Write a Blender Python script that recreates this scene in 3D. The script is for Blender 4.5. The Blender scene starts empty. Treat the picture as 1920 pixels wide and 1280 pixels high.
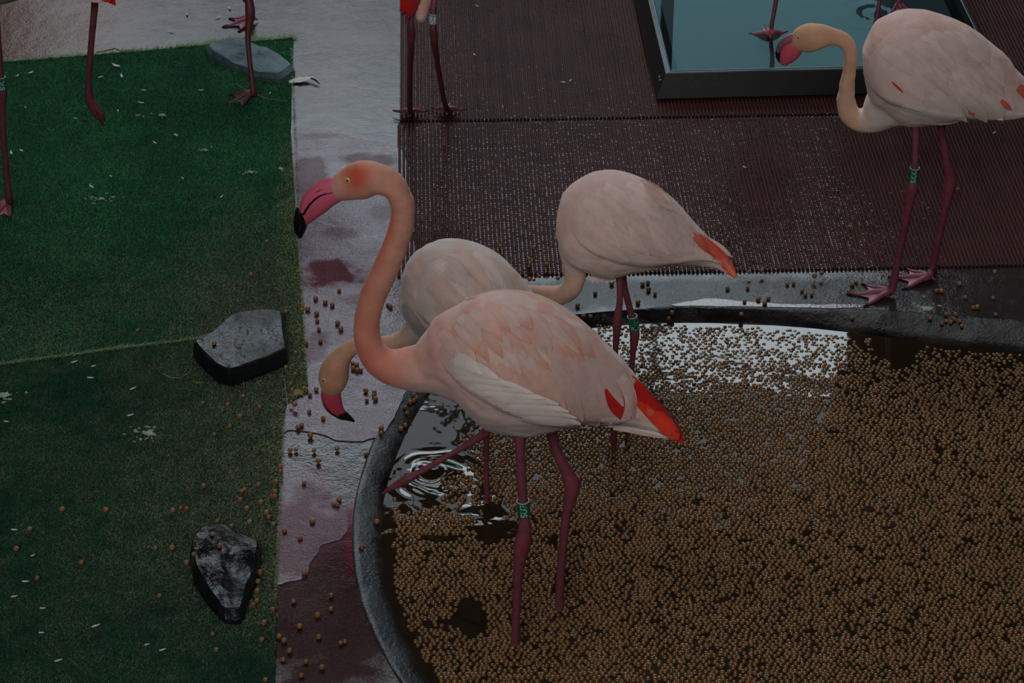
import bpy, bmesh, math, random
import numpy as np
from mathutils import Vector, Matrix, noise
from mathutils.bvhtree import BVHTree
from mathutils.geometry import tessellate_polygon

random.seed(7)
rng = np.random.default_rng(11)
sc = bpy.context.scene
COL = sc.collection

# ------------------------------------------------------------------ camera
CAM_H, PITCH, F = 3.10, math.radians(33.0), 4530.0
cam_d = bpy.data.cameras.new('camera')
cam_d.sensor_width = 36.0
cam_d.lens = F * 36.0 / 1920.0
cam_d.clip_end = 100
cam = bpy.data.objects.new('camera', cam_d)
COL.objects.link(cam)
cam.location = (0, 0, CAM_H)
cam.rotation_euler = (math.pi / 2 - PITCH, 0, 0)
sc.camera = cam

# ------------------------------------------------------------------ world, lights, exposure
sc.view_settings.view_transform = 'Standard'
sc.view_settings.look = 'None'
sc.view_settings.gamma = 1.0
sc.view_settings.exposure = 0.25
sc.view_settings.use_curve_mapping = False
sc.cycles.use_denoising = True
world = bpy.data.worlds.new('world')
sc.world = world
world.use_nodes = True
world.node_tree.nodes['Background'].inputs[0].default_value = (0.75, 0.88, 1.0, 1)
world.node_tree.nodes['Background'].inputs[1].default_value = 0.035


def area(name, loc, target, sx, sy, power, col):
    l = bpy.data.lights.new(name, 'AREA')
    l.shape = 'RECTANGLE'
    l.size, l.size_y, l.energy, l.color = sx, sy, power, col
    o = bpy.data.objects.new(name, l)
    COL.objects.link(o)
    o.location = loc
    o.rotation_euler = (Vector(target) - Vector(loc)).to_track_quat('-Z', 'Y').to_euler()
    return o


FRONT_POWER = 150.0
area('front_fill', (-1.2, -2.2, 5.6), (0.1, 4.2, 0.3), 4.5, 2.5, FRONT_POWER, (1.0, 0.95, 0.92))  # added soft fill from behind the camera, not a fixture of the room
area('rear_fill', (0.2, 8.0, 5.3), (0.2, 5.5, 0.0), 5.0, 1.6, 105.0, (0.93, 0.97, 1.0))  # added overhead fill to brighten the birds' backs and the far floor
WINDOW_BRIGHT = 6.2
WINDOW_PALE = 1.6
WINDOW_TEAL = 0.9

# ------------------------------------------------------------------ view helpers: a pixel of the photograph -> a point of the place
CAMP = Vector((0, 0, CAM_H))
_f = Vector((0, math.cos(PITCH), -math.sin(PITCH)))
_u = Vector((0, math.sin(PITCH), math.cos(PITCH)))
_r = Vector((1, 0, 0))


def ray(px, py):
    return (_f + _r * ((px - 960) / F) - _u * ((py - 640) / F))


def G(px, py, z=0.0):
    d = ray(px, py)
    return CAMP + d * ((z - CAM_H) / d.z)


def atY(px, py, Y):
    d = ray(px, py)
    return CAMP + d * (Y / d.y)


def proj(P):
    v = Vector(P) - CAMP
    dz = v.dot(_f)
    return (960 + F * v.dot(_r) / dz, 640 - F * v.dot(_u) / dz)


def scale_at(P):
    return F / (Vector(P) - CAMP).dot(_f)


def lin(r, g, b):
    f = lambda c: (c / 255 / 12.92) if c / 255 <= 0.04045 else ((c / 255 + 0.055) / 1.055) ** 2.4
    return (f(r), f(g), f(b), 1.0)


# ------------------------------------------------------------------ object helpers
def link(name, me, mats=None, parent=None, kind=None, smooth=True):
    o = bpy.data.objects.new(name, me)
    COL.objects.link(o)
    if mats is not None:
        for m in (mats if isinstance(mats, (list, tuple)) else [mats]):
            me.materials.append(m)
    if smooth and len(me.polygons):
        me.polygons.foreach_set('use_smooth', [True] * len(me.polygons))
    if parent is not None:
        o.parent = parent
    if kind:
        o['kind'] = kind
    return o


def mesh(verts, faces):
    me = bpy.data.meshes.new('m')
    me.from_pydata([tuple(v) for v in verts], [], faces)
    me.update()
    return me


def tag(o, label, cat, group=None):
    o['label'] = label
    o['category'] = cat
    if group:
        o['group'] = group
    return o


def empty(name, loc, rz=0):
    o = bpy.data.objects.new(name, None)
    o.empty_display_size = 0.05
    COL.objects.link(o)
    o.location = loc
    o.rotation_euler = (0, 0, rz)
    return o


def set_cols(me, cols):
    a = me.color_attributes.new('Col', 'FLOAT_COLOR', 'POINT')
    a.data.foreach_set('color', np.asarray(cols, dtype=np.float32).ravel())


def catmull(pts, n):
    """pts: list of tuples (any length of floats / flattened), n sub-steps"""
    P = [np.array(p, float) for p in pts]
    P = [2 * P[0] - P[1]] + P + [2 * P[-1] - P[-2]]
    out = []
    for i in range(1, len(P) - 2):
        for k in range(n):
            t = k / n
            a, b, c, d = P[i - 1], P[i], P[i + 1], P[i + 2]
            out.append(0.5 * (2 * b + (c - a) * t + (2 * a - 5 * b + 4 * c - d) * t * t + (3 * b - a - 3 * c + d) * t ** 3))
    out.append(P[-2])
    return out


def tube(pts, radii, seg=10, cap=True):
    """round tube through points"""
    V, Fc = [], []
    n = len(pts)
    prev = None
    for i in range(n):
        t = (Vector(pts[min(i + 1, n - 1)]) - Vector(pts[max(i - 1, 0)])).normalized()
        if prev is None:
            ref = Vector((0, 0, 1)) if abs(t.z) < 0.9 else Vector((1, 0, 0))
            a = t.cross(ref).normalized()
        else:
            a = (prev - t * prev.dot(t)).normalized()
        prev = a
        b = t.cross(a)
        for k in range(seg):
            an = 2 * math.pi * k / seg
            V.append(Vector(pts[i]) + (a * math.cos(an) + b * math.sin(an)) * radii[i])
    for i in range(n - 1):
        for k in range(seg):
            k2 = (k + 1) % seg
            Fc.append((i * seg + k, i * seg + k2, (i + 1) * seg + k2, (i + 1) * seg + k))
    if cap:
        Fc.append(tuple(range(seg))[::-1])
        Fc.append(tuple((n - 1) * seg + k for k in range(seg)))
    return V, Fc


def join_vf(parts):
    V, Fc = [], []
    for v, f in parts:
        o = len(V)
        V += [Vector(p) for p in v]
        Fc += [tuple(i + o for i in q) for q in f]
    return V, Fc


def inpoly(x, y, poly):
    """vectorised point in polygon"""
    x = np.asarray(x); y = np.asarray(y)
    r = np.zeros(x.shape, bool)
    n = len(poly)
    for i in range(n):
        x1, y1 = poly[i][0], poly[i][1]
        x2, y2 = poly[(i + 1) % n][0], poly[(i + 1) % n][1]
        c = ((y1 > y) != (y2 > y)) & (x < (x2 - x1) * (y - y1) / (y2 - y1 + 1e-12) + x1)
        r ^= c
    return r


def vnoise(x, y, scale, seed=0.0):
    return np.array([noise.noise(Vector((a * scale + seed, b * scale - seed, seed * 1.7))) for a, b in zip(x, y)])


# ------------------------------------------------------------------ materials
class NT:
    def __init__(self, name):
        self.m = bpy.data.materials.new(name)
        self.m.use_nodes = True
        self.t = self.m.node_tree
        self.b = self.t.nodes['Principled BSDF']

    def n(self, typ, **kw):
        nd = self.t.nodes.new(typ)
        for k, v in kw.items():
            if k.startswith('i_'):
                nd.inputs[k[2:].replace('_', ' ')].default_value = v
            else:
                setattr(nd, k, v)
        return nd

    def l(self, a, b):
        self.t.links.new(a, b)

    def coord(self, scale=(1, 1, 1), kind='Object'):
        tc = self.n('ShaderNodeTexCoord')
        mp = self.n('ShaderNodeMapping')
        mp.inputs['Scale'].default_value = scale
        self.l(tc.outputs[kind], mp.inputs[0])
        return mp.outputs[0]

    def noise(self, vec, scale, detail=4, rough=0.55):
        nd = self.n('ShaderNodeTexNoise')
        nd.inputs['Scale'].default_value = scale
        nd.inputs['Detail'].default_value = detail
        nd.inputs['Roughness'].default_value = rough
        self.l(vec, nd.inputs['Vector'])
        return nd.outputs['Fac']

    def ramp(self, fac, stops):
        nd = self.n('ShaderNodeValToRGB')
        e = nd.color_ramp.elements
        while len(e) < len(stops):
            e.new(0.5)
        for i, (p, c) in enumerate(stops):
            e[i].position = p
            e[i].color = c if len(c) == 4 else (*c, 1)
        self.l(fac, nd.inputs[0])
        return nd.outputs[0]

    def mix(self, fac, a, b, mode='MIX'):
        nd = self.n('ShaderNodeMix', data_type='RGBA', blend_type=mode)
        for s, v in ((nd.inputs['Factor'], fac), (nd.inputs['A'], a), (nd.inputs['B'], b)):
            if s.name != 'Factor':
                pass
            self._set(s, v)
        return nd.outputs['Result']

    def _set(self, s, v):
        if hasattr(v, 'is_output') or isinstance(v, bpy.types.NodeSocket):
            self.l(v, s)
        else:
            s.default_value = v

    def math(self, op, a, b=0.0, clamp=False):
        nd = self.n('ShaderNodeMath', operation=op, use_clamp=clamp)
        self._set(nd.inputs[0], a)
        self._set(nd.inputs[1], b)
        return nd.outputs[0]

    def bump(self, h, strength=0.3, dist=0.01):
        nd = self.n('ShaderNodeBump')
        nd.inputs['Strength'].default_value = strength
        nd.inputs['Distance'].default_value = dist
        self.l(h, nd.inputs['Height'])
        self.l(nd.outputs[0], self.b.inputs['Normal'])
        return nd

    def set(self, **kw):
        for k, v in kw.items():
            self._set(self.b.inputs[k.replace('_', ' ')], v)
        return self

    def blob(self, vec, cx, cy, rx, ry, nz, wob=0.6):
        """soft irregular stain mask, 1 inside"""
        sx = self.n('ShaderNodeSeparateXYZ')
        self.l(vec, sx.inputs[0])
        dx = self.math('DIVIDE', self.math('SUBTRACT', sx.outputs[0], cx), rx)
        dy = self.math('DIVIDE', self.math('SUBTRACT', sx.outputs[1], cy), ry)
        r = self.math('SQRT', self.math('ADD', self.math('MULTIPLY', dx, dx), self.math('MULTIPLY', dy, dy)))
        r = self.math('ADD', r, self.math('MULTIPLY', self.math('SUBTRACT', nz, 0.5), wob * 4))
        return self.math('MULTIPLY', self.math('SUBTRACT', 1.25, r), 2.2, clamp=True)


def simple(name, col, rough=0.6, bump=None, var=0.0, spec=0.5, scale=40):
    t = NT(name)
    t.set(Roughness=rough, Specular_IOR_Level=spec)
    c = t.coord()
    if var:
        nz = t.noise(c, scale, 5)
        k = tuple(v * (1 - var) for v in col[:3]) + (1,)
        k2 = tuple(min(1, v * (1 + var)) for v in col[:3]) + (1,)
        t.l(t.ramp(nz, [(0.3, k), (0.7, k2)]), t.b.inputs['Base Color'])
    else:
        t.b.inputs['Base Color'].default_value = col
    if bump:
        t.bump(t.noise(c, bump[0], 5), bump[1], bump[2])
    return t.m


def attr_mat(name, rough=0.6, spec=0.5, var=0.12, vscale=60, bump=None, sheen=0.0, stretch=(1, 1, 1), objvar=0.0):
    t = NT(name)
    a = t.n('ShaderNodeAttribute', attribute_name='Col')
    c = t.coord(stretch)
    nz = t.noise(c, vscale, 5)
    g = t.ramp(nz, [(0.3, (1 - var,) * 3 + (1,)), (0.7, (1 + var,) * 3 + (1,))])
    col = t.mix(1.0, a.outputs['Color'], g, 'MULTIPLY')
    if objvar:
        oi = t.n('ShaderNodeObjectInfo')
        g2 = t.ramp(oi.outputs['Random'], [(0.0, (1 - objvar,) * 3 + (1,)), (1.0, (1 + objvar,) * 3 + (1,))])
        col = t.mix(1.0, col, g2, 'MULTIPLY')
    t.l(col, t.b.inputs['Base Color'])
    t.set(Roughness=rough, Specular_IOR_Level=spec)
    if sheen:
        t.b.inputs['Sheen Weight'].default_value = sheen
        t.b.inputs['Sheen Roughness'].default_value = 0.5
    if bump:
        t.bump(t.noise(c, bump[0], 6, 0.6), bump[1], bump[2])
    return t.m


def wet(t, vec, fine=140, strength=0.20, dist=0.004, r0=0.05, r1=0.13, calm=0.7):
    """wet pitted concrete: grainy relief drowned in places by a film of water"""
    h = t.math('ADD', t.math('MULTIPLY', t.noise(vec, fine, 3, 0.7), 1.0), t.math('MULTIPLY', t.noise(vec, fine / 7, 4), 2.2))
    f = t.noise(vec, 6, 5, 0.6)
    rr = t.n('ShaderNodeMapRange')
    t.l(f, rr.inputs[0])
    rr.inputs[1].default_value, rr.inputs[2].default_value = 0.38, 0.62
    rr.inputs[3].default_value, rr.inputs[4].default_value = r0, r1
    t.l(rr.outputs[0], t.b.inputs['Roughness'])
    b = t.bump(h, strength, dist)
    k = t.n('ShaderNodeMapRange')
    t.l(f, k.inputs[0])
    k.inputs[1].default_value, k.inputs[2].default_value = 0.36, 0.60
    k.inputs[3].default_value, k.inputs[4].default_value = strength * calm, strength
    t.l(k.outputs[0], b.inputs['Strength'])
    t.b.inputs['Specular IOR Level'].default_value = 0.5


def floor_mat():
    t = NT('wet_concrete')
    v = t.coord()
    nz = t.noise(v, 9, 6, 0.6)
    base = t.ramp(nz, [(0.3, lin(44, 36, 36)), (0.55, lin(64, 54, 53)), (0.75, lin(82, 74, 71))])
    # worn maroon paint left in patches, brown bird reflection painted in at the top left
    p = G(600, 1130); m = t.blob(v, p.x, p.y, 0.17, 0.30, nz, 0.5)
    base = t.mix(t.math('MULTIPLY', m, 0.85), base, lin(62, 26, 28))
    m0 = m
    p = G(560, 960); m = t.blob(v, p.x, p.y, 0.10, 0.16, nz, 0.5)
    base = t.mix(t.math('MULTIPLY', m, 0.75), base, lin(92, 48, 66))
    p = G(665, 1000); m = t.blob(v, p.x, p.y, 0.018, 0.14, nz, 0.35)
    base = t.mix(m, base, lin(96, 24, 32))
    p = G(40, 70); m = t.blob(v, p.x, p.y, 0.30, 0.5, nz, 0.3)
    base = t.mix(t.math('MULTIPLY', m, 0.8), base, lin(104, 66, 44))
    p = G(1330, 552); mc = t.blob(v, p.x, p.y, 0.75, 0.075, nz, 0.35)
    base = t.mix(t.math('MULTIPLY', mc, 0.7), base, lin(70, 68, 70))
    dry = t.math('MAXIMUM', m0, t.math('MULTIPLY', mc, 0.72))
    p = G(1820, 570); m = t.blob(v, p.x, p.y, 0.45, 0.20, nz, 0.5)
    base = t.mix(t.math('MULTIPLY', m, 0.75), base, lin(52, 44, 44))
    p = G(760, 1000); m = t.blob(v, p.x, p.y - 0.4, 0.3, 0.25, nz, 0.5)
    base = t.mix(t.math('MULTIPLY', m, 0.5), base, lin(58, 40, 40))
    t.l(base, t.b.inputs['Base Color'])
    wet(t, v)
    t.l(t.math('SUBTRACT', 0.29, t.math('MULTIPLY', dry, 0.26)), t.b.inputs['Specular IOR Level'])
    return t.m


def paint_mat():
    t = NT('purple_floor_paint')
    v = t.coord()
    nz = t.noise(v, 11, 6, 0.62)
    base = t.ramp(nz, [(0.3, lin(74, 40, 58)), (0.6, lin(92, 62, 80)), (0.8, lin(106, 78, 94))])
    tot = None
    for (px, py, rx, ry, k) in ((625, 515, 0.07, 0.06, 1.0), (575, 330, 0.05, 0.12, 0.7), (690, 300, 0.06, 0.04, 0.7),
                                (640, 440, 0.05, 0.03, 0.5), (590, 650, 0.03, 0.06, 0.6), (720, 400, 0.04, 0.03, 0.4), (610, 255, 0.05, 0.02, 0.4), (660, 560, 0.03, 0.03, 0.5), (570, 1000, 0.1, 0.16, 0.6)):
        p = G(px, py)
        m = t.blob(v, p.x, p.y, rx, ry, nz, 0.6)
        base = t.mix(t.math('MULTIPLY', m, k), base, lin(86, 26, 40))
        tot = t.math('MAXIMUM', tot, t.math('MULTIPLY', m, k)) if tot is not None else t.math('MULTIPLY', m, k)
    t.l(base, t.b.inputs['Base Color'])
    wet(t, v, 150, 0.30, 0.004, 0.06, 0.15, 0.7)
    t.l(t.math('SUBTRACT', 0.30, t.math('MULTIPLY', tot, 0.28)), t.b.inputs['Specular IOR Level'])
    return t.m


def bank_mat():
    t = NT('wet_black_bank')
    v = t.coord()
    nz = t.noise(v, 13, 6, 0.6)
    c = t.ramp(nz, [(0.3, lin(18, 15, 15)), (0.5, lin(34, 29, 29)), (0.62, lin(50, 45, 45)), (0.75, lin(40, 22, 24))])
    a = t.n('ShaderNodeAttribute', attribute_name='Col')
    pale = t.ramp(nz, [(0.35, lin(58, 62, 68)), (0.65, lin(104, 110, 116))])
    c = t.mix(a.outputs['Color'], c, pale)
    t.l(c, t.b.inputs['Base Color'])
    wet(t, v, 130, 0.45, 0.004, 0.12, 0.38, 0.7)
    t.b.inputs['Specular IOR Level'].default_value = 0.22
    return t.m


M = {}
M['floor'] = floor_mat()
M['paint'] = paint_mat()
M['bank'] = bank_mat()
M['plumage'] = attr_mat('plumage', 0.85, 0.2, 0.10, 26, (150, 0.25, 0.004), 0.25, (1, 1, 1))
M['feather'] = attr_mat('feather', 0.8, 0.25, 0.08, 40, (220, 0.2, 0.002), 0.2, (1, 1, 1), 0.05)
M['leg'] = attr_mat('leg_skin', 0.45, 0.45, 0.18, 50, (420, 0.35, 0.002))
M['bill'] = attr_mat('bill_horn', 0.38, 0.5, 0.06, 60, (90, 0.1, 0.002))
M['black'] = simple('black_horn', lin(16, 17, 19), 0.35)
M['eye'] = simple('yellow_iris', lin(200, 196, 140), 0.2)
M['pupil'] = simple('dark_pupil', lin(10, 10, 10), 0.1)
M['ring_green'] = simple('green_ring', lin(0, 104, 76), 0.35)
M['ring_edge'] = simple('pale_ring_edge', lin(190, 215, 205), 0.4)
M['ring_white'] = simple('white_ring', lin(205, 222, 226), 0.4)
M['ring_ink'] = simple('dark_ring_lettering', lin(14, 16, 22), 0.5)
M['mat'] = simple('maroon_rubber', lin(72, 37, 35), 0.62, (300, 0.2, 0.002), 0.2, 0.14, 9)
M['turf_base'] = simple('turf_backing', lin(24, 52, 36), 0.9, None, 0.3, 0.2, 30)
M['turf'] = attr_mat('turf_blades', 0.6, 0.3, 0.2, 14)
M['tray'] = simple('black_plastic', lin(24, 26, 29), 0.3, (60, 0.1, 0.002), 0.2)
M['tray_in'] = simple('dark_tray_bottom', lin(22, 44, 48), 0.5, None, 0.12, 0.4, 8)
M['pellet'] = attr_mat('pellet', 0.55, 0.4, 0.2, 160, (260, 0.3, 0.002), objvar=0.16)
M['pellet_wet'] = attr_mat('pellet_wet', 0.2, 0.8, 0.12, 160, (300, 0.12, 0.001))
M['down'] = simple('white_down', lin(196, 200, 196), 0.8)
M['dropping'] = simple('pale_dropping', lin(140, 156, 138), 0.6, (90, 0.4, 0.003), 0.15)
M['straw'] = simple('dry_straw', lin(140, 136, 84), 0.7, None, 0.2)
M['twig'] = simple('dark_twig', lin(44, 36, 32), 0.7)
M['wall'] = simple('dark_wall_paint', lin(52, 50, 50), 0.8, None, 0.15, 0.3, 3)
M['frame'] = simple('window_frame', lin(60, 62, 64), 0.5)


def water_mat(name, col, rough, bscale, bstr, alpha=None):
    t = NT(name)
    t.b.inputs['Base Color'].default_value = col
    t.set(Roughness=rough, IOR=1.333)
    v = t.coord()
    t.bump(t.noise(v, bscale, 3), bstr, 0.01)
    return t


M['water'] = water_mat('murky_brown_water', lin(40, 30, 20), 0.03, 9, 0.10).m
w_ = water_mat('clear_tray_water', (0.80, 0.95, 0.97, 1), 0.01, 2.0, 0.01)
w_.b.inputs['Transmission Weight'].default_value = 1.0
M['tray_water'] = w_.m
M['film'] = water_mat('mat_water_film', lin(40, 30, 30), 0.06, 30, 0.25).m


def rock_mat():
    t = NT('wet_slate')
    v = t.coord()
    nz = t.noise(v, 14, 7, 0.65)
    c = t.ramp(nz, [(0.3, lin(13, 16, 18)), (0.55, lin(25, 31, 34)), (0.75, lin(40, 46, 45))])
    t.l(c, t.b.inputs['Base Color'])
    f = t.noise(t.coord((1, 1, 4)), 16, 5)
    t.b.inputs['Specular IOR Level'].default_value = 0.28
    t.bump(t.math('ADD', f, t.math('MULTIPLY', t.noise(v, 90, 4), 0.45)), 0.55, 0.01)
    rr = t.n('ShaderNodeMapRange')
    t.l(t.noise(v, 10, 3), rr.inputs[0])
    rr.inputs[1].default_value, rr.inputs[2].default_value = 0.38, 0.62
    rr.inputs[3].default_value, rr.inputs[4].default_value = 0.10, 0.42
    t.l(rr.outputs[0], t.b.inputs['Roughness'])
    return t


M['rock'] = rock_mat().m
d_ = rock_mat()
d_.m.name = 'dry_slate'
for lk in list(d_.b.inputs['Roughness'].links):
    d_.t.links.remove(lk)
d_.b.inputs['Roughness'].default_value = 0.6
for nd in d_.t.nodes:
    if nd.type == 'VALTORGB':
        for e, c in zip(nd.color_ramp.elements, (lin(52, 68, 74), lin(84, 104, 110), lin(106, 124, 126))):
            e.color = c
M['rock_dry'] = d_.m


def emit(name, col, s):
    m = bpy.data.materials.new(name)
    m.use_nodes = True
    nt = m.node_tree
    nt.nodes.remove(nt.nodes['Principled BSDF'])
    e = nt.nodes.new('ShaderNodeEmission')
    e.inputs[0].default_value = col
    e.inputs[1].default_value = s
    nt.links.new(e.outputs[0], nt.nodes['Material Output'].inputs[0])
    return m


M['pane_bright'] = emit('daylight_pane', (0.80, 0.92, 1.0, 1), WINDOW_BRIGHT)
M['pane_pale'] = emit('pale_daylight_pane', (0.82, 0.91, 1.0, 1), WINDOW_PALE)
M['pane_upper'] = emit('dim_upper_pane', (0.82, 0.92, 1.0, 1), 1.5)
M['pane_teal'] = emit('shaded_daylight_pane', (0.38, 0.88, 1.0, 1), WINDOW_TEAL)

# ------------------------------------------------------------------ pool outline
WATER_Z = -0.02
water_px = [(2250, 720), (2080, 690), (1920, 664), (1760, 648), (1640, 632), (1500, 615), (1400, 608), (1300, 606), (1200, 607), (1110, 606), (1000, 624),
            (890, 672), (815, 735), (778, 790), (750, 850), (728, 920), (720, 990), (724, 1060), (738, 1130), (766, 1200), (812, 1280), (880, 1360), (1000, 1440),
            (1250, 1500), (1700, 1520), (2150, 1450), (2330, 1150), (2340, 880)]
lip_px = [(2290, 660), (2090, 625), (1920, 600), (1760, 588), (1640, 580), (1500, 580), (1400, 577), (1300, 573), (1200, 579), (1100, 588), (985, 600),
          (860, 640), (775, 705), (722, 780), (690, 850), (668, 925), (660, 990), (664, 1070), (682, 1145), (712, 1215), (758, 1290), (835, 1380), (970, 1475),
          (1240, 1550), (1710, 1575), (2200, 1490), (2400, 1160), (2410, 850)]


def dense(poly, n=6):
    P = [np.array(p[:2]) for p in poly]
    out = []
    m = len(P)
    for i in range(m):
        a, b, c, d = P[i - 1], P[i], P[(i + 1) % m], P[(i + 2) % m]
        for k in range(n):
            t = k / n
            out.append(0.5 * (2 * b + (c - a) * t + (2 * a - 5 * b + 4 * c - d) * t * t + (3 * b - a - 3 * c + d) * t ** 3))
    return out


lip_w = dense([G(x, y, 0.0) for x, y in lip_px])
wat_w = dense([G(x, y, WATER_Z) for x, y in water_px])
NP = len(lip_w)

# ------------------------------------------------------------------ floor with the pool hole
outer = [(-5, 0.6), (5, 0.6), (5, 11), (-5, 11)]
V = [Vector((x, y, 0)) for x, y in outer] + [Vector((p[0], p[1], 0)) for p in lip_w]
tri = tessellate_polygon([V[:4], V[4:]])
fm = mesh(V, [t if (V[t[1]] - V[t[0]]).cross(V[t[2]] - V[t[0]]).z > 0 else (t[0], t[2], t[1]) for t in tri])
floor = link('floor', fm, M['floor'], kind='structure', smooth=False)

# the bank from the lip down into the water, and the pool bottom
rings = []
cen = np.mean(np.array(wat_w), axis=0)
for t_, z in ((0.0, 0.0), (0.04, 0.002), (0.12, 0.002), (0.25, -0.001), (0.45, -0.006), (0.7, -0.012), (1.0, -0.023), (1.25, -0.08), (1.4, -0.15)):
    ring = []
    for i in range(NP):
        p = lip_w[i] + (wat_w[i] - lip_w[i]) * min(t_, 1.0)
        if t_ > 1:
            d = (cen - p)
            p = p + d / np.linalg.norm(d) * (t_ - 1) * 0.15
        ww = 0.5 + 0.5 * math.sin(i * 0.9) * math.sin(i * 0.37 + 1)
        zz = z + (0.002 * noise.noise(Vector((p[0] * 12, p[1] * 12, 3))) if 0.04 < t_ < 0.9 else 0)
        ring.append(Vector((p[0], p[1], zz)))
    rings.append(ring)
V = [p for r in rings for p in r]
Fc = []
for k in range(len(rings) - 1):
    for i in range(NP):
        j = (i + 1) % NP
        Fc.append((k * NP + i, k * NP + j, (k + 1) * NP + j, (k + 1) * NP + i))
Fc.append(tuple((len(rings) - 1) * NP + i for i in range(NP)))
bank = link('pool_bank', mesh(V, Fc), M['bank'], parent=floor)
bm = bmesh.new(); bm.from_mesh(bank.data); bmesh.ops.recalc_face_normals(bm, faces=bm.faces); bm.to_mesh(bank.data); bm.free()
bc = []
for (t_, k) in zip((0.0, 0.04, 0.12, 0.25, 0.45, 0.7, 1.0, 1.25, 1.4), (0.3, 0.36, 0.4, 0.42, 0.3, 0.05, 0, 0, 0)):
    for i in range(NP):
        q = proj((lip_w[i][0], lip_w[i][1], 0))
        left = float(np.clip((800 - q[0]) / 60, 0, 1)) * (1.0 if q[1] > 700 else 0.0)
        w_k = k * left
        bc.append((w_k, w_k, w_k, 1))
set_cols(bank.data, bc)
bank['label'] = 'dark wet sloping bank around the pool'


def sheet(name, px, h, mat, parent, label=None, wob=0.0):
    """a thin layer of paint standing proud of the concrete with a ragged edge"""
    P = dense([G(x, y) for x, y in px], 7)
    P = [np.array([p[0] + wob * noise.noise(Vector((p[0] * 40, p[1] * 40, 1))), p[1] + wob * noise.noise(Vector((p[0] * 40, p[1] * 40, 7)))]) for p in P]
    n = len(P)
    top = [Vector((p[0], p[1], h)) for p in P]
    bot = [Vector((p[0], p[1], -0.0005)) for p in P]
    tri = tessellate_polygon([top])
    Fc = [t if (top[t[1]] - top[t[0]]).cross(top[t[2]] - top[t[0]]).z > 0 else (t[0], t[2], t[1]) for t in tri]
    Fc += [(i, n + i, n + (i + 1) % n, (i + 1) % n) for i in range(n)]
    o = link(name, mesh(top + bot, Fc), mat, parent=parent, smooth=False)
    if label:
        o['label'] = label
    return o


sheet('paint_layer', [(540, 258), (585, 243), (625, 246), (665, 257), (700, 264), (740, 276), (760, 300), (770, 420), (800, 560), (840, 615), (795, 680), (762, 735),
                      (735, 790), (705, 820), (668, 829), (630, 825), (590, 812), (545, 806), (510, 800), (505, 500)], 0.0022, M['paint'], floor, 'purple paint layer with a ragged edge', 0.006)
sheet('paint_layer', [(505, 868), (560, 872), (600, 905), (640, 950), (655, 985), (635, 1010), (600, 1030), (580, 1070), (560, 1085), (505, 1080)], 0.0015, M['paint'], floor, None, 0.008)
# curb paint along the far edge of the pool
sheet('worn_paint_patch', [(1260, 573), (1330, 561), (1400, 566), (1500, 571), (1600, 571), (1640, 575), (1560, 578), (1400, 575)], 0.0012,
      simple('maroon_paint', lin(78, 28, 38), 0.12, (120, 0.2, 0.003), 0.2), floor, 'maroon worn paint on the far pool edge', 0.004)

# ------------------------------------------------------------------ room shell behind and above
def box(x0, x1, y0, y1, z0, z1):
    v = [(x, y, z) for z in (z0, z1) for y in (y0, y1) for x in (x0, x1)]
    f = [(0, 2, 3, 1), (4, 5, 7, 6), (0, 1, 5, 4), (2, 6, 7, 3), (0, 4, 6, 2), (1, 3, 7, 5)]
    return [Vector(p) for p in v], f


WX0, WX1, WZ0, WZ1, WY = -2.45, 1.85, 1.55, 5.15, 11.0
link('wall_back', mesh(*join_vf([box(-5, 5, WY, WY + 0.2, 0, WZ0), box(-5, 5, WY, WY + 0.2, WZ1, 5.6), box(-5, WX0, WY, WY + 0.2, WZ0, WZ1), box(WX1, 5, WY, WY + 0.2, WZ0, WZ1)])),
     M['wall'], kind='structure', smooth=False)
link('wall_left', mesh(*box(-5.2, -5, 0.6, 11.2, 0, 5.6)), M['wall'], kind='structure', smooth=False)
link('wall_right', mesh(*box(5, 5.2, 0.6, 11.2, 0, 5.6)), M['wall'], kind='structure', smooth=False)
link('ceiling', mesh(*box(-5.2, 5.2, 2.6, 11.2, 5.4, 5.6)), M['wall'], kind='structure', smooth=False)
NXP, ROWS = 4, [(WZ0, 3.25), (3.25, 4.35), (4.35, WZ1)]
fr = []
for k in range(NXP + 1):
    x = WX0 + (WX1 - WX0) * k / NXP
    fr.append(box(x - 0.03, x + 0.03, WY - 0.02, WY + 0.12, WZ0, WZ1))
for z in (WZ0, 3.25, 4.35, WZ1):
    fr.append(box(WX0, WX1, WY - 0.02, WY + 0.12, z - 0.03, z + 0.03))
win = link('window_1', mesh(*join_vf(fr)), M['frame'], kind='structure', smooth=False)
for k in range(NXP):
    x0 = WX0 + (WX1 - WX0) * k / NXP + 0.03
    x1 = WX0 + (WX1 - WX0) * (k + 1) / NXP - 0.03
    for r_, (z0, z1) in enumerate(ROWS):
        m = M['pane_bright'] if r_ == 1 else M['pane_upper'] if r_ == 2 else (M['pane_pale'] if k < 2 else M['pane_teal'])
        link('pane', mesh(*box(x0, x1, WY + 0.05, WY + 0.07, z0 + 0.03, z1 - 0.03)), m, parent=win, smooth=False)

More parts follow.
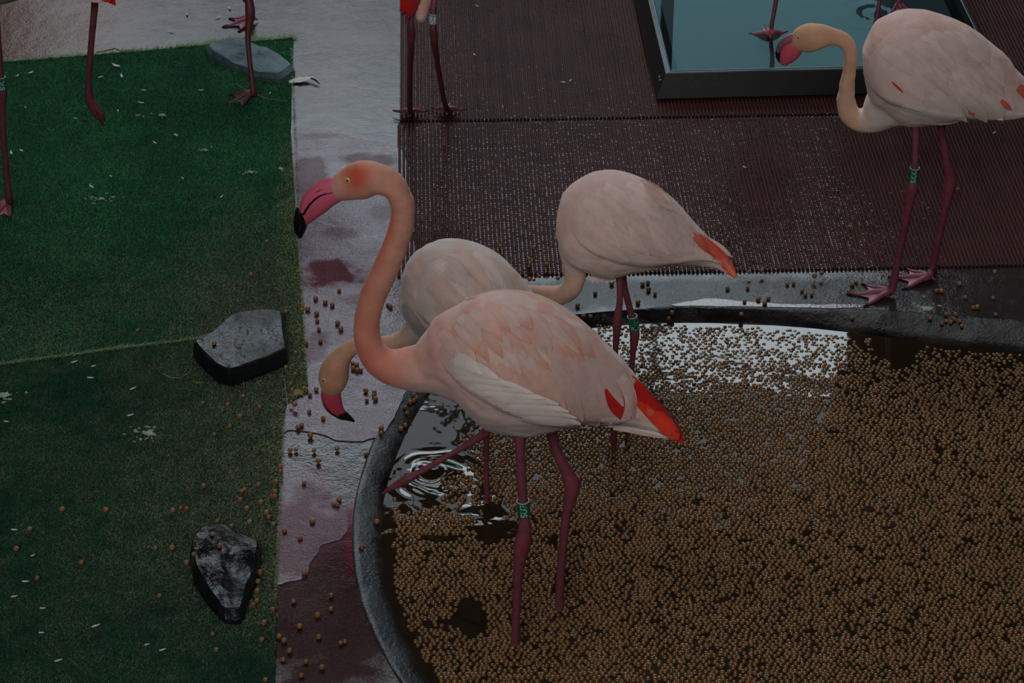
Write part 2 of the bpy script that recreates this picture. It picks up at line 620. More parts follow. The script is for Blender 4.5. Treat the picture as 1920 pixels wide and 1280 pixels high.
# ------------------------------------------------------------------ pool water
def ripple(x, y):
    """height of the water over its level: rings and splash where the bird dips its foot"""
    c = G(845, 915, WATER_Z)
    wx = 0.012 * np.sin(x * 61 + y * 23) + 0.008 * np.sin(y * 97 - x * 31)
    dx, dy = x - c.x + wx, y - c.y - wx * 0.7
    r = np.sqrt(dx * dx + (dy * 0.8) ** 2)
    z = 0.0030 * np.sin(r * 120 + 2 * np.sin(np.arctan2(dy, dx) * 2.0)) * np.exp(-(r / 0.085) ** 2) * (0.55 + 0.45 * np.sin(np.arctan2(dy, dx) * 1.5 + 1.0))
    c2 = G(815, 885, WATER_Z)
    ex, ey = x - c2.x, y - c2.y
    r2 = np.sqrt(ex * ex + ey * ey)
    z = z + 0.012 * np.exp(-((ex / 0.034) ** 2 + (ey / 0.020) ** 2)) + 0.0022 * np.sin(r2 * 190 + wx * 90) * np.exp(-(r2 / 0.06) ** 2)
    c3 = G(860, 975, WATER_Z)
    z = z + 0.004 * np.exp(-(((x - c3.x) / 0.07) ** 2 + ((y - c3.y + 0.3 * (x - c3.x) ** 2) / 0.012) ** 2))
    z = z + 0.00012 * np.sin(x * 34 + y * 22) * np.sin(y * 41 - x * 9)
    return z


x0, x1 = min(p[0] for p in wat_w) - 0.02, max(p[0] for p in wat_w) + 0.02
y0, y1 = min(p[1] for p in wat_w) - 0.02, max(p[1] for p in wat_w) + 0.02
nx, ny = 420, 360
gx, gy = np.meshgrid(np.linspace(x0, x1, nx), np.linspace(y0, y1, ny))
# refine sampling by a denser patch around the splash: warp the grid towards it
gz = WATER_Z + ripple(gx, gy)
V = np.stack([gx.ravel(), gy.ravel(), gz.ravel()], 1)
idx = np.arange(nx * ny).reshape(ny, nx)
Fq = np.stack([idx[:-1, :-1], idx[:-1, 1:], idx[1:, 1:], idx[1:, :-1]], -1).reshape(-1, 4)
lipnp = [tuple(p) for p in lip_w]
cxy = V[Fq].mean(1)
shr = [tuple(cen + (p - cen) * 0.995) for p in (0.35 * np.array(lip_w) + 0.65 * np.array(wat_w))]
Fq = Fq[inpoly(cxy[:, 0], cxy[:, 1], shr)]
water = link('pool_water', mesh(V, [tuple(f) for f in Fq.tolist()]), M['water'])
tag(water, 'murky brown pool water under the floating feed pellets', 'water')
water['kind'] = 'stuff'

# ------------------------------------------------------------------ pellets
def pellet_mesh(r, h, seg=9):
    prof = [(0, h), (r * 0.62, h * 0.98), (r * 0.93, h * 0.6), (r, 0), (r * 0.93, -h * 0.6), (r * 0.6, -h * 0.97), (0, -h)]
    V = [Vector((0, 0, prof[0][1]))]
    for a, z in prof[1:-1]:
        for k in range(seg):
            an = 2 * math.pi * k / seg
            V.append(Vector((a * math.cos(an), a * math.sin(an), z)))
    V.append(Vector((0, 0, prof[-1][1])))
    Fc = [(0, 1 + k, 1 + (k + 1) % seg) for k in range(seg)]
    for q in range(len(prof) - 3):
        o = 1 + q * seg
        Fc += [(o + k, o + seg + k, o + seg + (k + 1) % seg, o + (k + 1) % seg) for k in range(seg)]
    o = 1 + (len(prof) - 3) * seg
    last = len(V) - 1
    Fc += [(o + (k + 1) % seg, o + k, last) for k in range(seg)]
    return V, Fc


# floating pellets: jittered close packing with gaps where the water shows
D = 0.0116
pts = []
yy = y0
row = 0
while yy < y1:
    xs = np.arange(x0, x1, D) + (D / 2 if row % 2 else 0)
    pts.append(np.stack([xs, np.full_like(xs, yy)], 1))
    yy += D * 0.88
    row += 1
pts = np.concatenate(pts)
pts += rng.normal(0, 0.0013, pts.shape)
wob = np.stack([vnoise(pts[:, 0], pts[:, 1], 22, 1.0), vnoise(pts[:, 0], pts[:, 1], 22, 5.0)], 1)
pts += wob * 0.006
wshr = [tuple(cen + (p - cen) * (1 - 0.012 / np.linalg.norm(p - cen))) for p in np.array(wat_w)]
pts = pts[inpoly(pts[:, 0], pts[:, 1], wshr)]
pj = np.array([proj((p[0], p[1], WATER_Z)) for p in pts])
px_, py_ = pj[:, 0], pj[:, 1]
keep = (px_ < 2160) & (py_ < 1420) & (px_ > 600)
pts, px_, py_ = pts[keep], px_[keep], py_[keep]
nz = vnoise(pts[:, 0], pts[:, 1], 16, 3.0)
nz2 = vnoise(pts[:, 0], pts[:, 1], 45, 8.0)
prob = np.ones(len(pts)) * 1.0 - np.clip(nz2 - 0.3, 0, 1) * 0.9


def gap(cx, cy, rx, ry, k=1.0, soft=0.35):
    d = np.sqrt(((px_ - cx) / rx) ** 2 + ((py_ - cy) / ry) ** 2) + nz * 0.5
    return k * np.clip((1.0 + soft - d) / soft, 0, 1)


for g in ((780, 830, 85, 70), (850, 770, 60, 40), (770, 760, 70, 40), (815, 872, 62, 24), (765, 925, 55, 30, 0.9), (930, 990, 42, 22), (860, 935, 60, 24, 0.45), (905, 962, 40, 12, 0.8), (882, 1163, 26, 30),
          (840, 1172, 34, 10, 0.6), (730, 1010, 12, 60, 0.7), (1680, 648, 40, 28, 0.8), (1690, 670, 22, 16, 1.0), (820, 1010, 40, 6, 0.7)):
    prob -= gap(*g)
# sparser film near the far edge, where the sky shows between the grains
far = np.clip((760 - py_) / 140, 0, 1)
prob = np.where(far > 0, np.minimum(prob, 1.0), prob) - far * 0.26 - 0.02
ok = rng.random(len(pts)) < prob
pts, px_, py_ = pts[ok], px_[ok], py_[ok]
sel = np.argsort(-py_ + np.abs(px_ - 1000) * 0.05)
inview = [i for i in sel if py_[i] < 1275 and 815 < px_[i] < 1915]
N_SINGLE = 85
single = set(inview[:N_SINGLE])
dome_prof = [(0.0, 0.92), (0.45, 0.84), (0.82, 0.52), (1.0, 0.0), (0.8, -0.6)]
SEG = 8
dv = [(0, 0, 1.0)]
for a, z in dome_prof[1:]:
    for k in range(SEG):
        an = 2 * math.pi * k / SEG
        dv.append((a * math.cos(an), a * math.sin(an), z))
df = [(0, 1 + k, 1 + (k + 1) % SEG) for k in range(SEG)]
tri3, quad = list(df), []
for q in range(len(dome_prof) - 2):
    o = 1 + q * SEG
    for k in range(SEG):
        a, b, c, d = o + k, o + SEG + k, o + SEG + (k + 1) % SEG, o + (k + 1) % SEG
        tri3 += [(a, b, c), (a, c, d)]
dv = np.array(dv)
tri3 = np.array(tri3)
rest = np.array([i for i in range(len(pts)) if i not in single])
n = len(rest)
farr = np.clip((800 - py_[rest]) / 150, 0, 1)
R = rng.normal(0.0056, 0.0003, n) * (1 - 0.10 * farr)
Z = WATER_Z + ripple(pts[rest, 0], pts[rest, 1]) + rng.normal(0.0004, 0.0006, n) - 0.0008 * farr
Vall = dv[None] * np.stack([R, R, R * rng.uniform(0.78, 0.95, n) * (1 - 0.35 * farr)], 1)[:, None, :]
tilt = rng.normal(0, 0.15, (n, 2))
Vall[:, :, 2] += Vall[:, :, 0] * tilt[:, :1] + Vall[:, :, 1] * tilt[:, 1:]
Vall += np.stack([pts[rest, 0], pts[rest, 1], Z], 1)[:, None, :]
Tall = tri3[None] + (np.arange(n) * len(dv))[:, None, None]
me = bpy.data.meshes.new('floating_pellets')
me.vertices.add(n * len(dv))
me.vertices.foreach_set('co', Vall.astype(np.float32).ravel())
T = Tall.reshape(-1, 3)
me.loops.add(T.size)
me.loops.foreach_set('vertex_index', T.astype(np.int32).ravel())
me.polygons.add(len(T))
me.polygons.foreach_set('loop_start', np.arange(0, T.size, 3, dtype=np.int32))
me.update(calc_edges=True)
PC = np.array(lin(116, 82, 46)[:3])
cc = PC[None] * rng.normal(1.0, 0.16, (n, 1)) * np.array([1, 1, 1])[None] * (1 + rng.normal(0, 0.05, (n, 3)))
cc = np.concatenate([np.clip(cc, 0, 1), np.ones((n, 1))], 1)
set_cols(me, np.repeat(cc, len(dv), 0))
fp = link('floating_pellets', me, M['pellet_wet'], kind='stuff')
tag(fp, 'brown feed pellets floating all over the pool', 'feed pellets')

pm_v, pm_f = pellet_mesh(0.0056, 0.0050)
pw = mesh(pm_v, pm_f)
set_cols(pw, [tuple(PC) + (1,)] * len(pm_v))
pw.materials.append(M['pellet_wet'])
pw.polygons.foreach_set('use_smooth', [True] * len(pw.polygons))
for i in sorted(single):
    o = bpy.data.objects.new('feed_pellet', pw)
    COL.objects.link(o)
    o.location = (pts[i, 0], pts[i, 1], WATER_Z + 0.001)
    o.rotation_euler = (random.gauss(0, .2), random.gauss(0, .2), random.random() * 6)
    tag(o, 'round brown feed pellet floating in the nearest rows of the pool', 'pellet', 'floating pellets at the near edge of the pool')

# loose pellets
pd_v, pd_f = pellet_mesh(0.0056, 0.0046)
pd = mesh(pd_v, pd_f)
set_cols(pd, [lin(138, 98, 62)] * len(pd_v))
pd.materials.append(M['pellet'])
pd.polygons.foreach_set('use_smooth', [True] * len(pd.polygons))
strip = [(636, 544), (592, 560), (610, 567), (623, 572), (567, 572), (566, 582), (577, 580), (594, 588), (595, 601), (598, 617), (633, 606), (639, 617), (601, 640), (681, 545), (593, 730), (581, 740),
         (580, 771), (606, 784), (566, 797), (559, 801), (686, 733), (702, 735), (701, 741), (704, 748), (688, 750), (661, 681), (669, 684), (662, 691), (670, 694), (677, 694), (715, 804), (715, 812),
         (582, 817), (632, 841), (544, 844), (555, 843), (589, 845), (597, 865), (570, 905), (573, 644), (570, 728), (732, 575), (727, 571)]
lower = [(636, 937), (625, 945), (632, 947), (534, 996), (563, 1009), (571, 1075), (586, 978), (551, 1128), (621, 1117), (621, 1142), (596, 1154), (533, 1202), (562, 1175), (598, 1195), (647, 1203), (639, 1206),
         (543, 1221), (531, 1237), (574, 1241), (604, 1252), (565, 1267), (524, 1194)]
rim_l = [(760, 798), (752, 805), (776, 741), (781, 747), (769, 755), (776, 752), (759, 764), (763, 775), (686, 853), (679, 1026), (707, 979)]
turf_p = [(536, 585), (554, 662), (536, 689), (554, 702), (545, 720), (548, 732), (456, 743), (380, 756), (427, 759), (487, 764), (450, 782), (431, 800), (402, 815), (546, 753), (553, 759), (526, 875), (526, 885), (518, 905),
          (382, 912), (324, 958), (339, 953), (350, 954), (408, 977), (458, 919), (453, 922), (451, 937), (485, 909), (489, 943), (463, 954), (468, 980), (500, 962), (504, 970), (516, 922), (509, 929), (515, 932), (513, 983),
          (434, 987), (350, 1056), (323, 1028), (291, 1029), (299, 1118), (490, 1047), (488, 1074), (484, 1091), (483, 1109), (482, 1127), (475, 1134), (495, 1169), (399, 1189), (406, 1219), (491, 1200), (512, 1143), (498, 1275),
          (117, 956), (199, 957), (56, 993), (31, 1030), (153, 1055), (70, 1085), (258, 620), (500, 453), (471, 515)]
rim_b = [(1116, 550), (1205, 533), (1215, 530), (1216, 543), (1228, 551), (1196, 567), (1147, 532), (1364, 541), (1402, 540), (1396, 565), (1422, 561), (1441, 559), (1434, 568), (1476, 532), (1488, 531), (1504, 544), (1510, 552),
         (1522, 551), (1598, 533), (1605, 528), (1591, 546), (1083, 573), (1756, 546), (1765, 546), (1799, 533), (1825, 577), (1832, 576), (1810, 558), (1862, 559)]
bank_b = [(1260, 588), (1254, 597), (1390, 590), (1598, 596), (1744, 597), (1774, 590), (1792, 590), (1766, 606), (1774, 602), (1789, 599), (1800, 602), (1803, 611), (1783, 604), (1867, 592), (1094, 593), (1107, 594)]
mat_p = [(1001, 465), (992, 488), (993, 495), (1025, 497), (1010, 518), (993, 524), (975, 515), (986, 519), (1001, 525), (1046, 522), (1350, 421), (1365, 445), (1405, 510), (1429, 508), (1373, 485), (1593, 425), (1796, 355), (938, 462),
         (1527, 518), (1540, 513), (1654, 517), (1865, 511)]
dg = None
bank_bvh = BVHTree.FromObject(bank, bpy.context.evaluated_depsgraph_get())


def pellet(x, y, z, label, group):
    o = bpy.data.objects.new('feed_pellet', pd)
    COL.objects.link(o)
    s = random.uniform(0.82, 1.12)
    o.scale = (s, s, s * random.uniform(0.85, 1.1))
    o.location = (x, y, z + 0.0045 * s)
    o.rotation_euler = (random.gauss(0, .25), random.gauss(0, .25), random.random() * 6)
    tag(o, label, 'pellet', group)
    return o


for lst, z, lab, grp in ((strip, 0.0022, 'tan feed pellet lying on the purple painted floor strip', 'pellets on the purple floor strip'),
                         (lower, 0.0005, 'tan feed pellet on the dark maroon floor left of the pool', 'pellets on the maroon floor by the pool'),
                         (turf_p, 0.010, 'orange tan feed pellet lying on the green turf', 'pellets on the turf rugs'),
                         (rim_b, 0.0005, 'tan feed pellet on the wet curb between mat and pool', 'pellets on the far curb'),
                         (mat_p, 0.0115, 'tan feed pellet lying on the ribbed maroon mat', 'pellets on the ribbed mat')):
    for (a, b) in lst:
        p = G(a, b + 2, z)
        pellet(p.x, p.y, z, lab, grp)
for lst, lab, grp in ((rim_l, 'tan feed pellet on the wet left bank of the pool', 'pellets on the left pool bank'),
                      (bank_b, 'tan feed pellet on the dark sloping far bank of the pool', 'pellets on the far pool bank')):
    for (a, b) in lst:
        h = bank_bvh.ray_cast(CAMP, ray(a, b + 2).normalized())
        p = h[0] if h[0] is not None else G(a, b)
        pellet(p.x, p.y, p.z, lab, grp)

# ------------------------------------------------------------------ turf rugs
def turf(name, px, label, dens, bleach, fringe, seed):
    r = np.random.default_rng(seed)
    P = [G(a, b) for a, b in px]
    poly = [(p.x, p.y) for p in P]
    top = [Vector((x, y, 0.004)) for x, y in poly]
    bot = [Vector((x, y, 0.0)) for x, y in poly]
    n = len(top)
    tri = tessellate_polygon([top])
    Fc = [t if (top[t[1]] - top[t[0]]).cross(top[t[2]] - top[t[0]]).z > 0 else (t[0], t[2], t[1]) for t in tri]
    Fc += [(i, n + i, n + (i + 1) % n, (i + 1) % n) for i in range(n)]
    rug = link(name, mesh(top + bot, Fc), M['turf_base'], smooth=False)
    tag(rug, label, 'turf rug')
    xs, ys = [p[0] for p in poly], [p[1] for p in poly]
    A = (max(xs) - min(xs)) * (max(ys) - min(ys))
    N = int(A * dens)
    x = r.uniform(min(xs), max(xs), N); y = r.uniform(min(ys), max(ys), N)
    k = inpoly(x, y, poly)
    x, y = x[k], y[k]
    N = len(x)
    an = r.uniform(0, 2 * math.pi, N)
    w = r.uniform(0.0007, 0.0014, N)
    h = r.uniform(0.0035, 0.0062, N)
    lean = r.normal(0, 0.0026, (N, 2)) + np.array([0.0012, -0.0008])
    # worn streaks lie flatter
    b0 = np.stack([x - np.cos(an) * w, y - np.sin(an) * w, np.full(N, 0.003)], 1)
    b1 = np.stack([x + np.cos(an) * w, y + np.sin(an) * w, np.full(N, 0.003)], 1)
    tp = np.stack([x + lean[:, 0], y + lean[:, 1], 0.003 + h], 1)
    V = np.stack([b0, b1, tp], 1).reshape(-1, 3)
    # colours: green, with dirt and bleached wear where the pile is worn
    pxy = np.array([proj((a, b, 0)) for a, b in zip(x, y)])
    g = np.array(lin(58, 140, 92)[:3]); gd = np.array(lin(46, 112, 78)[:3]); dirt = np.array(lin(132, 138, 118)[:3]); pale = np.array(lin(164, 172, 126)[:3])
    if seed == 9:
        g, gd = g * 0.58, gd * 0.53  # weaker light on the front rug put into a darker green
    else:
        g, gd = g * 1.3, gd * 1.25  # window backlight on the rear rug put into a brighter green
    nzl = vnoise(x, y, 5, seed)
    nzs = vnoise(x, y, 28, seed + 3)
    t = np.clip(0.5 + nzl * 0.7, 0, 1)[:, None]
    c = g * t + gd * (1 - t)
    dm, pm = bleach(pxy[:, 0], pxy[:, 1])
    dm = np.clip(dm + nzs * 0.35 * (dm > 0.05) + nzl * 0.3 * (dm > 0.05), 0, 1)[:, None]
    c = c * (1 - dm) + dirt * dm
    pm = np.clip(pm + nzs * 0.4 * (pm > 0.05), 0, 1)[:, None]
    c = c * (1 - pm) + pale * pm
    c = c * r.normal(1, 0.22, (N, 1)).clip(0.4, 1.7)
    tris = np.arange(N * 3).reshape(-1, 3)
    Vs, Ts, Cs = [V], [tris], [np.repeat(c, 3, 0)]
    pile_me(Vs, Ts, Cs, 'pile', rug)
    # frayed pale fringe along chosen edges
    Vs, Cs = [], []
    for (pa, pb, out, length, cnt) in fringe:
        a, b = G(*pa), G(*pb)
        for _ in range(cnt):
            s = r.random()
            q = a.lerp(b, s)
            L = length * r.uniform(0.3, 1.0) * (0.35 + 0.65 * (noise.noise(Vector((q.x * 7, q.y * 7, seed))) + 0.5))
            L = max(L, 0.003)
            d = Vector((out[0] + r.normal(0, .5), out[1] + r.normal(0, .5), 0)).normalized()
            sd = Vector((-d.y, d.x, 0)) * r.uniform(0.0007, 0.0013)
            z0 = r.uniform(0.004, 0.010)
            i0 = q - d * 0.006
            e = q + d * L
            Vs += [(i0.x - sd.x, i0.y - sd.y, z0), (i0.x + sd.x, i0.y + sd.y, z0), (e.x, e.y, max(0.002, z0 + r.normal(0.001, 0.003)))]
            col = np.array(lin(*((100, 134, 82) if r.random() < 0.6 else (124, 138, 96)))[:3]) * r.uniform(0.6, 1.15)
            Cs += [col] * 3
    if Vs:
        pile_me([np.array(Vs)], [np.arange(len(Vs)).reshape(-1, 3)], [np.array(Cs)], 'frayed_fringe', rug)
    return rug


def pile_me(Vs, Ts, Cs, name, parent):
    V = np.concatenate(Vs); T = np.concatenate(Ts); C = np.concatenate(Cs)
    me = bpy.data.meshes.new(name)
    me.vertices.add(len(V))
    me.vertices.foreach_set('co', V.astype(np.float32).ravel())
    me.loops.add(T.size)
    me.loops.foreach_set('vertex_index', T.astype(np.int32).ravel())
    me.polygons.add(len(T))
    me.polygons.foreach_set('loop_start', np.arange(0, T.size, 3, dtype=np.int32))
    me.update(calc_edges=True)
    set_cols(me, np.concatenate([np.clip(C, 0, 1), np.ones((len(C), 1))], 1))
    return link(name, me, M['turf'], parent=parent, kind='stuff', smooth=False)


def edge_x(y):
    return np.interp(y, [0, 75, 250, 480, 600, 740, 780, 900, 1280], [550, 548, 546, 560, 568, 577, 535, 524, 518])


def sm(a, b, x):
    t = np.clip((x - a) / (b - a), 0, 1)
    return t * t * (3 - 2 * t)


def bleach_up(px, py):
    e = edge_x(py) - px
    p = (1 - sm(4, 42 + 0.02 * py, e)) * sm(180, 420, py) * 0.75
    d = sm(300, 560, py) * (1 - sm(60, 330, e)) * 0.75 + sm(380, 600, py) * 0.35
    return d, p


def bleach_lo(px, py):
    e = edge_x(py) - px
    p = (1 - sm(2, 60, e)) * (1 - sm(900, 1250, py)) * 0.6
    d = (1 - sm(60, 420, e)) * 0.8 * (1 - sm(1050, 1300, py)) + 0.15
    return d, p


turf('turf_rug', [(-260, 150), (-60, 127), (0, 119), (180, 105), (330, 92), (480, 80), (550, 74), (547, 160), (545, 250), (551, 350), (559, 470), (566, 580), (574, 690), (578, 738), (540, 757), (532, 690), (450, 640), (375, 633), (200, 656), (0, 684), (-300, 722)],
     'green artificial turf rug at the back with a pale frayed top edge', 190000, bleach_up,
     [((0, 119), (330, 92), (0.15, 1), 0.035, 600), ((330, 92), (550, 74), (0.4, 1), 0.075, 900), ((548, 90), (578, 735), (1, 0.1), 0.008, 500)], 3)
turf('turf_rug', [(-300, 724), (0, 686), (200, 658), (375, 635), (450, 642), (530, 692), (538, 758), (530, 800), (525, 900), (519, 1000), (519, 1130), (516, 1300), (514, 1420), (-400, 1460)],
     'dark green artificial turf rug in front with a frayed seam behind it', 210000, bleach_lo,
     [((-40, 692), (200, 660), (0.7, 0.8), 0.022, 420), ((200, 660), (400, 634), (0.7, 0.8), 0.024, 360), ((535, 765), (519, 1130), (1, 0), 0.006, 260)], 9)

# ------------------------------------------------------------------ ribbed maroon mats
adir = Vector((-0.036, 1, 0)).normalized()
aside = Vector((adir.y, -adir.x, 0))


def ribbed_mat(label, pl0, pl1, width, seed):
    """pl0: near-left corner, pl1: far-left corner (world); ribs run along adir, cross bars below them"""
    L = (pl1 - pl0).dot(adir)
    root = empty('ribbed_mat', pl0)
    tag(root, label, 'mat')
    pitch, rw, hgt = 0.0105, 0.0066, 0.0080
    nr = int(width / pitch)
    step = 0.0045
    ns = int(L / step) + 1
    s = np.arange(ns) * step
    prof = np.array([(-0.5, 0.30), (-0.36, 0.86), (0.36, 0.86), (0.5, 0.30)])
    V, Q = [], []
    base = np.zeros((ns, 4, 3))
    for i in range(nr):
        cx = (i + 0.5) * pitch + 0.0004 * math.sin(i * 1.7)
        bulge = 1 + 0.10 * np.cos(s / 0.009 * 2 * np.pi + i * 0.8)
        wob_ = 0.0006 * np.sin(s * 5 + i * 0.1)
        a = (cx + wob_)[:, None] + prof[None, :, 0] * rw * bulge[:, None]
        z = prof[None, :, 1] * hgt * (1 + 0.10 * np.cos(s / 0.009 * 2 * np.pi + i * 0.8))[:, None] + np.array([0, 0.0006, -0.0006, 0])[None] * np.sin(s / 0.009 * 2 * np.pi + i)[:, None]
        v = np.stack([a, np.broadcast_to(s[:, None], a.shape), z], -1)
        o = i * ns * 4
        V.append(v.reshape(-1, 3))
        b = np.arange(ns * 4).reshape(ns, 4) + o
        q = np.stack([b[:-1, :-1], b[:-1, 1:], b[1:, 1:], b[1:, :-1]], -1).reshape(-1, 4)
        Q.append(q)
    V = np.concatenate(V); Q = np.concatenate(Q)
    W = V[:, 0:1] * np.array(aside)[None] + V[:, 1:2] * np.array(adir)[None] + V[:, 2:3] * np.array([[0, 0, 1]])
    me = bpy.data.meshes.new('ribs')
    me.vertices.add(len(W)); me.vertices.foreach_set('co', W.astype(np.float32).ravel())
    me.loops.add(Q.size); me.loops.foreach_set('vertex_index', Q.astype(np.int32).ravel())
    me.polygons.add(len(Q)); me.polygons.foreach_set('loop_start', np.arange(0, Q.size, 4, dtype=np.int32))
    me.update(calc_edges=True)
    link('rib', me, M['mat'], parent=root, kind='stuff')
    parts = []
    k = 0
    while k * 0.009 < L - 0.004:
        y = k * 0.009 + 0.002
        x0_, x1_ = -0.001, width
        c = [aside * a + adir * b for a in (x0_, x1_) for b in (y, y + 0.0048)]
        v = [Vector((p.x, p.y, z)) for p in c for z in (0.0002, 0.0019)]
        parts.append((v, [(1, 5, 7, 3), (0, 4, 5, 1), (2, 3, 7, 6), (0, 1, 3, 2), (4, 6, 7, 5)]))
        k += 1
    q = [aside * a + adir * b + Vector((0, 0, 0.0014)) for a, b in ((0.001, 0), (width, 0), (width, L), (0.001, L))]
    link('water_film', mesh(q, [(0, 1, 2, 3)]), M['film'], parent=root, smooth=False)['label'] = 'film of water standing between the ribs'
    link('cross_bar', mesh(*join_vf(parts)), M['mat'], parent=root, kind='stuff', smooth=False)
    return root


pA = G(744, 522); pA = Vector((pA.x, pA.y, 0))
pB = G(750, 232)
far_left = pA + adir * ((pB - pA).dot(adir) - 0.006)
ribbed_mat('maroon ribbed rubber mat nearer the pool, under the standing birds', pA, far_left, 2.05, 1)
p2 = pA + adir * ((pB - pA).dot(adir) + 0.006)
ribbed_mat('maroon ribbed rubber mat behind, carrying the black water tray', p2 + aside * 0.006, p2 + adir * 1.15, 2.05, 2)

# ------------------------------------------------------------------ water tray
tz = 0.078
fl = G(1257, 133, tz)
ax = Vector((1, 0.055, 0)).normalized()
ay = Vector((-ax.y, ax.x, 0))
TW, TL = 0.90, 0.95


def tp(a, b, z):
    return Vector((fl.x, fl.y, 0)) + ax * a + ay * b + Vector((0, 0, z))


tray = empty('water_tray', tp(TW / 2, TL / 2, 0.011))
tag(tray, 'shallow black plastic water tray standing on the ribbed mat', 'tray')
loc0 = tray.location.copy()


def trect(m, z):
    return [tp(-m, -m, z) - loc0, tp(TW + m, -m, z) - loc0, tp(TW + m, TL + m, z) - loc0, tp(-m, TL + m, z) - loc0]


lay = [trect(0.040, 0.0115), trect(0.042, 0.014), trect(0.014, tz - 0.002), trect(0.010, tz), trect(0.002, tz), trect(0.0, tz - 0.003), trect(-0.03, 0.018)]
V = [p for q in lay for p in q]
Fc = []
for k in range(len(lay) - 1):
    for i in range(4):
        j = (i + 1) % 4
        Fc.append((k * 4 + i, k * 4 + j, (k + 1) * 4 + j, (k + 1) * 4 + i))
Fc.append((0, 3, 2, 1))
link('tray_wall', mesh(V, Fc), M['tray'], parent=tray, smooth=False)
q = trect(-0.0295, 0.0185)
link('tray_bottom', mesh(q, [(0, 1, 2, 3)]), M['tray_in'], parent=tray, smooth=False)['label'] = 'dark teal bottom under the water'
# raised thin bead on the inner rim
bead = []
rr_ = trect(0.001, tz + 0.0008)
for i in range(4):
    bead.append(tube([rr_[i], rr_[(i + 1) % 4]], [0.0014, 0.0014], 6))
link('rim_bead', mesh(*join_vf(bead)), simple('pale_rim', lin(150, 175, 175), 0.3), parent=tray)
n_ = 60
V, Fc = [], []
for j in range(n_ + 1):
    for i in range(n_ + 1):
        a, b = i / n_, j / n_
        p = tp(0.006 + a * (TW - 0.012), 0.006 + b * (TL - 0.012), 0)
        r2 = math.hypot(p.x - G(1640, 25, 0.06).x, p.y - G(1640, 25, 0.06).y)
        z = 0.062 + 0.0012 * math.sin(r2 * 130) * math.exp(-(r2 / 0.12) ** 2)
        V.append(Vector((p.x, p.y, z)) - loc0)
for j in range(n_):
    for i in range(n_):
        o = j * (n_ + 1) + i
        Fc.append((o, o + 1, o + n_ + 2, o + n_ + 1))
tw = link('tray_water', mesh(V, Fc), M['tray_water'], parent=tray)
# corner bolts
for (a, b) in ((-0.012, 0.02), (-0.012, 0.0)):
    v, f = tube([tp(a - 0.014, b, 0.05) - loc0, tp(a - 0.019, b, 0.051) - loc0], [0.004, 0.003], 8)
    link('bolt', mesh(v, f), simple('steel_bolt', lin(120, 124, 126), 0.3), parent=tray)

# ------------------------------------------------------------------ slate rocks
def rock(px_top, zt, spread, mat, label, seed, base_z=0.008, amp=0.006, tilt=(0, 0)):
    P = dense([G(a, b, zt) for a, b in px_top], 9)
    c0 = np.mean(np.array(P), axis=0)
    # keep corners crisp: mix spline with straight edges
    S = []
    poly = [np.array(G(a, b, zt)[:2]) for a, b in px_top]
    m = len(poly)
    for i in range(m):
        for k in range(9):
            S.append(poly[i] + (poly[(i + 1) % m] - poly[i]) * k / 9)
    P = [0.45 * a + 0.55 * b for a, b in zip(P, S)]
    n = len(P)
    lay = [(1.0 + spread, None, 0.0), (1.0 + spread * 0.8, 0.35, 0.6), (1.01, 0.75, 0.9), (0.985, 0.95, 0.7), (0.95, 1.0, 0.8), (0.86, 1.0, 1.0), (0.72, 1.0, 1.1), (0.56, 1.0, 1.1), (0.38, 1.0, 1.1), (0.2, 1.0, 1.0)]
    V = []
    for (s, h, na) in lay:
        for p in P:
            q = c0 + (p - c0) * s
            if h is None:
                z = base_z - 0.004
            else:
                top = zt + tilt[0] * (q[0] - c0[0]) + tilt[1] * (q[1] - c0[1])
                z = base_z + (top - base_z) * h
                z += amp * na * (noise.noise(Vector((q[0] * 16, q[1] * 16, seed))) + 0.6 * noise.noise(Vector((q[0] * 40, q[1] * 22, seed + 5))))
                q = q + 0.25 * amp * np.array([noise.noise(Vector((q[0] * 50, q[1] * 50, z * 80 + seed))), noise.noise(Vector((q[0] * 50, q[1] * 50, z * 80 + seed + 9)))]) * (1 if h < 1 else 0.3)
            V.append(Vector((q[0], q[1], z)))
    top = zt + amp * noise.noise(Vector((c0[0] * 16, c0[1] * 16, seed)))
    V.append(Vector((c0[0], c0[1], top)))
    Fc = []
    for k in range(len(lay) - 1):
        for i in range(n):
            j = (i + 1) % n
            Fc.append((k * n + i, k * n + j, (k + 1) * n + j, (k + 1) * n + i))
    k = len(lay) - 1
    Fc += [(k * n + i, k * n + (i + 1) % n, len(V) - 1) for i in range(n)]
    Fc.append(tuple(range(n))[::-1])
    me = mesh(V, Fc)
    bm = bmesh.new(); bm.from_mesh(me); bmesh.ops.recalc_face_normals(bm, faces=bm.faces); bm.to_mesh(me); bm.free()
    loc = Vector((c0[0], c0[1], base_z))
    me.transform(Matrix.Translation(-loc))
    o = link('slate_rock', me, mat, smooth=True)
    o.location = loc
    me.polygons.foreach_set('use_smooth', [False] * len(me.polygons))
    return tag(o, label, 'rock')


